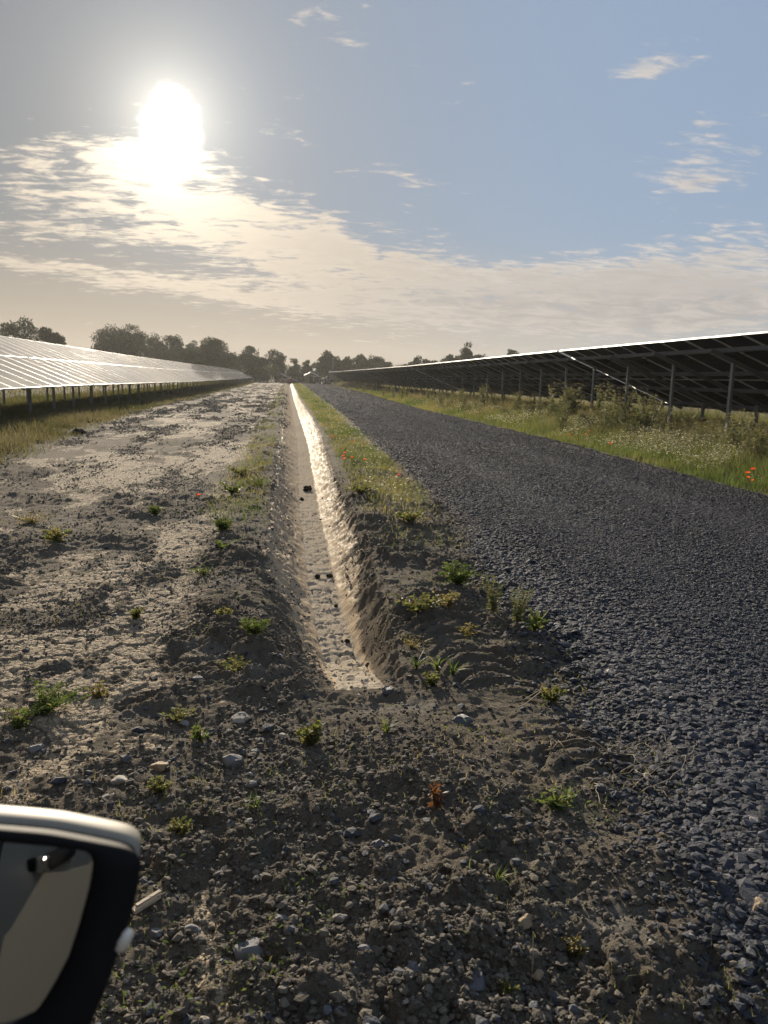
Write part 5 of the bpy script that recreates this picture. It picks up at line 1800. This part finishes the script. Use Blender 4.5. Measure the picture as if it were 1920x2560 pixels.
    mb.loft([[(-0.42, -0.6, 0.46), (0.27, -0.6, 0.46), (0.27, 0.5, 0.46), (-0.42, 0.5, 0.46)], [(-0.5, -0.72, 0.86), (0.30, -0.72, 0.86), (0.30, 0.6, 0.86), (-0.5, 0.6, 0.86)]], 0, cap0=True, smooth=False)
    mb.build('skip', M['greymetal'], m)
    mb = MB(); mb.tube([(0.82, 0.3, 0.85), (0.84, 0.3, 1.0)], 0.02, 6); mb.tube([(0.84, 0.3, 1.0), (0.84, 0.3, 1.04), (0.84, 0.3, 1.12), (0.84, 0.3, 1.14)], [0.05, 0.07, 0.07, 0.03], 8); mb.build('beacon', M['white'], m)
    mb = MB(); mb.tube([(-0.55, 0.2, 0.62), (-0.85, 0.15, 0.86), (-0.78, 0.1, 0.98)], 0.03, 6); mb.build('handle', M['white'], m)
    # lamp pole
    p0 = at_depth(832, 935, 162); g = float(gz(162)); top = at_depth(833, 897, 162)
    h = top.z - g
    p = thing('steel_pole', (p0.x, 162, g), 0, 'slim pale pole standing before the big round tree', 'pole')
    mb = MB(); mb.tube([(0, 0, -0.2), (0, 0, h * 0.5), (0, 0, h)], [0.07, 0.06, 0.045], 8); mb.box((0, 0, 0.03), (0.3, 0.3, 0.05)); mb.build('shaft', M['galv'], p)
    mb = MB(); mb.box((0, -0.02, h + 0.06), (0.14, 0.2, 0.12), 0, bev=0.03); mb.build('camera_housing', M['white'], p)
    # inverter cabinet on the end post of the right row
    b0 = at_depth(825, 930, 153)
    c = thing('junction_cabinet', (b0.x, 153, b0.z - 0.28), 0, 'small white box raised on a post at the end of the right row', 'cabinet')
    mb = MB(); mb.box((0, 0, 0.28), (0.5, 0.25, 0.36), 0, bev=0.03); mb.build('case', M['white'], c)
    mb = MB(); mb.box((0, 0.1, (0.1 - (b0.z - 0.28 - float(gz(153)))) / 2), (0.08, 0.08, (b0.z - 0.28 - float(gz(153))) + 0.1), 0); mb.build('post', M['galv'], c)
    # shed with a shallow gable and pale barge boards
    Y = 184
    a = at_depth(763, 938, Y); b = at_depth(793, 938, Y); ap = at_depth(778.5, 931, Y); ev = at_depth(770, 938, Y)
    g = float(gz(Y)); w = b.x - a.x
    sh = thing('shed', ((a.x + b.x) / 2, Y, g), 0, 'low olive shed with pale gable edges beyond the boxy vehicle', 'shed')
    hw = w / 2; he = a.z - g; hp = ap.z - g
    mb = MB()
    pr_ = [(-hw, 0), (hw, 0), (hw, he), (0, hp), (-hw, he)]
    mb.loft([[(x, 0, z) for x, z in pr_], [(x, 7, z) for x, z in pr_]], 0, cap0=True, cap1=True, smooth=False)
    mb.build('wall', M['shed'], sh, fix=True)
    for sx in (-1, 1):
        mb = MB(); mb.bar((0, -0.12, hp + 0.05), (sx * hw * 1.12, -0.12, he - 0.02), 0.06, 0.16, 0, (0, 0, 1)); mb.build('barge_board', M['white'], sh)
        mb = MB(); mb.add([(0, -0.08, hp + 0.10), (sx * hw * 1.1, -0.08, he + 0.03), (sx * hw * 1.1, 7.1, he + 0.03), (0, 7.1, hp + 0.10), (0, -0.08, hp + 0.04), (sx * hw * 1.1, -0.08, he - 0.03), (sx * hw * 1.1, 7.1, he - 0.03), (0, 7.1, hp + 0.04)],
                          [(0, 1, 2, 3), (7, 6, 5, 4), (0, 4, 5, 1), (1, 5, 6, 2), (2, 6, 7, 3)], 0)
        mb.build('roof', M['roof'], sh)
    mb = MB(); mb.box((0, -0.03, he * 0.42), (w * 0.3, 0.04, he * 0.84), 0); mb.build('door', M['plastic'], sh)
    # far building whose pale roof shows between trees
    Y = 240
    a = at_depth(779, 921, Y); b = at_depth(801, 925, Y); g = float(gz(Y))
    bd = thing('farm_building', ((a.x + b.x) / 2, Y, g), 0, 'far building with a pale roof glimpsed between two dark trees', 'building')
    hw = (b.x - a.x) / 2 + 0.6; hz_ = a.z - g
    mb = MB(); mb.box((0, 4, (hz_ - 0.6) / 2), (hw * 2, 8, hz_ - 0.6), 0); mb.build('wall', M['shed'], bd)
    mb = MB()
    mb.loft([[(-hw - 0.2, -0.3, hz_ - 0.65), (hw + 0.2, -0.3, hz_ - 1.0), (hw + 0.2, -0.3, hz_ - 0.88), (-hw - 0.2, -0.3, hz_ - 0.53)], [(-hw - 0.2, 4, hz_ + 0.1), (hw + 0.2, 4, hz_ - 0.25), (hw + 0.2, 4, hz_ - 0.13), (-hw - 0.2, 4, hz_ + 0.22)],
             [(-hw - 0.2, 8.3, hz_ - 0.65), (hw + 0.2, 8.3, hz_ - 1.0), (hw + 0.2, 8.3, hz_ - 0.88), (-hw - 0.2, 8.3, hz_ - 0.53)]], 0, cap0=True, cap1=True, smooth=False)
    mb.build('roof', M['white'], bd, fix=True)


far_things()


# ------------------------------------------------------------------ the car the picture was taken beside
def car():
    HEAD = R(12.5)                                    # the car points 12.5 degrees left of the ditch
    hd = Vector((-math.sin(HEAD), math.cos(HEAD), 0)); sd = Vector((math.cos(HEAD), math.sin(HEAD), 0))
    HWID = 0.88
    mroot = Vector((-0.335, 0.56, 0))               # where the mirror meets the flank
    o = mroot - sd * HWID - hd * 0.85
    VS = 1.20                                       # a tall car: the waistline is level with the mirror
    root = thing('parked_car', (o.x, o.y, 0), HEAD, 'white car of which only the wing mirror shows at the lower left', 'car')
    # body: cross-sections along the length (local y forward)
    st = [(-2.55, 0.62, 0.80, 0.55, 0.0), (-2.45, 0.80, 0.95, 0.35, 0.0), (-1.9, 0.86, 1.02, 0.22, 0.0), (-1.0, 0.88, 1.0, 0.20, 0.0), (0.0, 0.885, 0.98, 0.20, 0.0),
          (0.9, 0.88, 0.96, 0.20, 0.0), (1.5, 0.86, 0.93, 0.22, 0.0), (1.85, 0.76, 0.84, 0.28, 0.0), (2.05, 0.58, 0.68, 0.36, 0.0)]
    mb = MB()
    rings = []
    for y, w, zt, zb, _ in st:
        zt *= VS
        half = [(0.0, zb), (w * 0.75, zb), (w * 0.90, zb + 0.08), (w * 0.965, zb + (zt - zb) * 0.45), (w, zb + (zt - zb) * 0.80), (w * 0.955, zt - 0.05), (w * 0.90, zt), (w * 0.55, zt + 0.04), (0.0, zt + 0.06)]
        rings.append([(x, y, z) for x, z in half] + [(-x, y, z) for x, z in half[-2:0:-1]])
    mb.loft(rings, 0, cap0=True, cap1=True)
    mb.build('body', M['paint'], root, fix=True)
    # cabin: dark glass band and painted roof
    mb = MB(); mr = MB()
    cab = [(-2.30, 0.60, 1.02), (-1.75, 0.62, 1.44), (-0.6, 0.64, 1.49), (0.25, 0.62, 1.44), (1.12, 0.60, 0.98)]
    ring = []
    for y, w, z in cab:
        z *= VS
        ring.append([(-0.83, y, 0.985 * VS), (-w if z > 1.3 else -0.8, y, z), (0, y, z + 0.05 if z > 1.3 else z), (w if z > 1.3 else 0.8, y, z), (0.83, y, 0.985 * VS)])
    mb.loft(ring, 0, closed=False, smooth=False)
    mb.build('window', M['carglass'], root, fix=True)
    rr = []
    for y, w, z in ((-1.80, 0.61, 1.83), (-0.6, 0.645, 1.892), (0.28, 0.625, 1.83)):
        rr.append([(-w - 0.01, y, z - 0.02), (-w * 0.6, y, z + 0.04), (0, y, z + 0.062), (w * 0.6, y, z + 0.04), (w + 0.01, y, z - 0.02)])
    mr.loft(rr, 0, closed=False); mr.build('roof', M['paint'], root)
    for sx in (-1, 1):
        for y in (-1.6, 1.45):
            wheel(root, sx * 0.80, y, 0.31, 0.2)
        # door with seams and handle
        mb = MB()
        for y in (-0.95, 0.05, 1.0):
            mb.box((sx * 0.883, y, 0.62), (0.006, 0.012, 0.64), 0)
        mb.build('door_seam', M['plastic'], root)
        for y, z in ((0.44, 1.005), (-0.75, 1.005)):
            mb = MB()
            mb.tube([(sx * 0.866, y - 0.05, z), (sx * 0.886, y - 0.035, z + 0.003), (sx * 0.888, y + 0.02, z + 0.008), (sx * 0.868, y + 0.045, z + 0.010)], [0.007, 0.010, 0.010, 0.007], 10, 0)
            mb.box((sx * 0.882, y + 0.035, z + 0.009), (0.016, 0.012, 0.02), 1, bev=0.004)
            mb.box((sx * 0.880, y - 0.045, z - 0.006), (0.016, 0.012, 0.018), 1, bev=0.004)
            mb.build('door_handle', [M['plastic'], M['chrome']], root)
        mb = MB()
        q = [(0.56, 1.13), (0.80, 1.12), (0.84, 0.94), (0.66, 0.95)]
        mb.loft([[(sx * 0.872, y, z) for y, z in q], [(sx * 0.889, y, z) for y, z in q]], 0, cap0=True, cap1=True, smooth=False)
        mb.build('quarter_window', M['carglass'], root, fix=True)
    # ---- wing mirror, shaped in the plane of its glass
    Mc = at_depth(120, 2330, 0.56)
    nrm = Vector((0.05, -0.97, 0.15)).normalized()     # the way the glass faces
    ux = Vector((0, 0, 1)).cross(nrm).normalized()
    uy = nrm.cross(ux)
    if ux.x < 0: ux = -ux
    if uy.z < 0: uy = -uy

    def pl(px, py):
        d = ray(px, py)
        t = (Mc - Vector((0, 0, EYE))).dot(nrm) / d.dot(nrm)
        p = Vector((0, 0, EYE)) + d * t - Mc
        return p.dot(ux), p.dot(uy)
    K = 3.352
    def cp(x, y): return pl(x / K, 1900 + y / K)
    rim_o = [cp(-420, 560), cp(0, 590), cp(400, 625), (cp(750, 690)), cp(1000, 740), cp(1130, 775), cp(1172, 800), cp(1185, 850), cp(1160, 1060), cp(1112, 1290), cp(1000, 1610), cp(880, 1960), cp(770, 2215), cp(690, 2390), cp(560, 2500), cp(300, 2560), cp(-100, 2600), cp(-420, 2560), cp(-560, 2300), cp(-600, 1700), cp(-580, 1000), cp(-520, 640)]
    gl = [cp(-360, 690), cp(0, 700), cp(400, 735), cp(690, 768), cp(745, 790), cp(772, 850), cp(762, 960), cp(735, 1110), cp(650, 1420), cp(560, 1690), cp(455, 1890), cp(350, 2065), cp(260, 2160), cp(140, 2225), cp(-60, 2290), cp(-320, 2300), cp(-440, 2200), cp(-480, 1700), cp(-460, 1000), cp(-420, 740)]
    root_inv = Matrix.Translation(Vector((o.x, o.y, 0))) @ Matrix.Rotation(HEAD, 4, 'Z')
    root_inv = root_inv.inverted()

    def W(u, v, w): return root_inv @ (Mc + ux * u + uy * v - nrm * w)
    def dense(poly, n=96):
        P = np.array(poly + [poly[0]]); L = np.concatenate([[0], np.cumsum(np.linalg.norm(np.diff(P, axis=0), axis=1))])
        t = np.linspace(0, L[-1], n, endpoint=False)
        Q = np.stack([np.interp(t, L, P[:, 0]), np.interp(t, L, P[:, 1])], 1)
        for _ in range(2): Q = (np.roll(Q, 1, 0) + 2 * Q + np.roll(Q, -1, 0)) / 4
        return Q
    ro = dense(rim_o); cen = ro.mean(0)
    # glass outline resampled by angle so the rings match
    def by_angle(poly, like):
        Pd = dense(poly, 720); an = np.arctan2(Pd[:, 1] - cen[1], Pd[:, 0] - cen[0]); a2 = np.arctan2(like[:, 1] - cen[1], like[:, 0] - cen[0])
        return np.array([Pd[np.argmin(np.abs(np.angle(np.exp(1j * (an - q)))))] for q in a2])
    gi = by_angle(gl, ro)
    def ringw(Q, w, sc=1.0, dv=0.0): return [W(cen[0] + (q[0] - cen[0]) * sc, cen[1] + (q[1] - cen[1]) * sc + dv, w) for q in Q]
    mb = MB()
    lerp = lambda a, b, f: a * (1 - f) + b * f
    mb.loft([ringw(gi, 0.012), ringw(lerp(gi, ro, 0.06), 0.001), ringw(lerp(gi, ro, 0.5), -0.002), ringw(lerp(gi, ro, 0.93), 0.0), ringw(ro, 0.004, 0.998), ringw(ro, 0.008, 0.985), ringw(ro, 0.010, 0.94), ringw(ro, 0.044, 0.92)], 0)
    mir = mb.build('wing_mirror', M['plastic'], root, fix=True)
    mb = MB(); mb.loft([ringw(gi, 0.006, 1.0), ringw(gi, 0.0065, 0.99)], 0, cap1=True, smooth=False); gm = mb.build('mirror_glass', M['mirror'], mir)
    # painted cap: the shell behind the rim, rounding away
    mb = MB()
    prof = [(0.025, 0.90, 0.0), (0.026, 0.940, 0.001), (0.032, 0.948, 0.003), (0.046, 0.940, 0.005), (0.060, 0.895, 0.003), (0.074, 0.84, -0.004), (0.086, 0.72, -0.006), (0.095, 0.54, -0.008), (0.100, 0.32, -0.01), (0.102, 0.06, -0.01)]
    mb.loft([ringw(ro, w, sc, dv) for w, sc, dv in prof], 0, cap1=True)
    mb.build('mirror_cap', M['paint'], mir, fix=True)
    # indicator lamp let into the outer edge
    a = cp(1075, 1440); b = cp(985, 1625)
    mb = MB()
    pa, pb = W(a[0], a[1], 0.004), W(b[0], b[1], 0.004)
    pts = [pa * (1 - f) + pb * f for f in (0, 0.12, 0.5, 0.88, 1)]
    mb.tube(pts, [0.002, 0.0055, 0.006, 0.0055, 0.002], 10)
    mb.build('indicator_lamp', M['lens'], mir)
    # arm to the door
    mb = MB()
    q0 = W(-0.17, -0.07, 0.05)
    loc = [q0, (q0 + Vector((HWID - 0.02, 0.85, 0.90))) / 2, Vector((HWID - 0.03, 0.85, 0.90))]
    mb.tube(loc, [0.030, 0.034, 0.045], 12)
    mb.build('mirror_arm', M['plastic'], mir)


car()

# ------------------------------------------------------------------ morning haze over the whole site
HAZE = 0.0003
if HAZE > 0:
    me = bpy.data.meshes.new('haze')
    x0, x1, y0, y1, z0, z1 = -440, 440, -75, 570, -2.5, 22
    me.from_pydata([(x, y, z) for x in (x0, x1) for y in (y0, y1) for z in (z0, z1)], [], [(0, 1, 3, 2), (4, 6, 7, 5), (0, 4, 5, 1), (2, 3, 7, 6), (0, 2, 6, 4), (1, 5, 7, 3)])
    m = bpy.data.materials.new('haze')
    m.use_nodes = True
    nt = m.node_tree
    nt.nodes.clear()
    out = nt.nodes.new('ShaderNodeOutputMaterial')
    pv = nt.nodes.new('ShaderNodeVolumePrincipled')
    pv.inputs['Color'].default_value = (0.92, 0.92, 0.90, 1)
    pv.inputs['Density'].default_value = HAZE
    pv.inputs['Anisotropy'].default_value = 0.3
    nt.links.new(pv.outputs[0], out.inputs['Volume'])
    me.materials.append(m)
    put(bpy.data.objects.new('haze', me), kind='stuff')
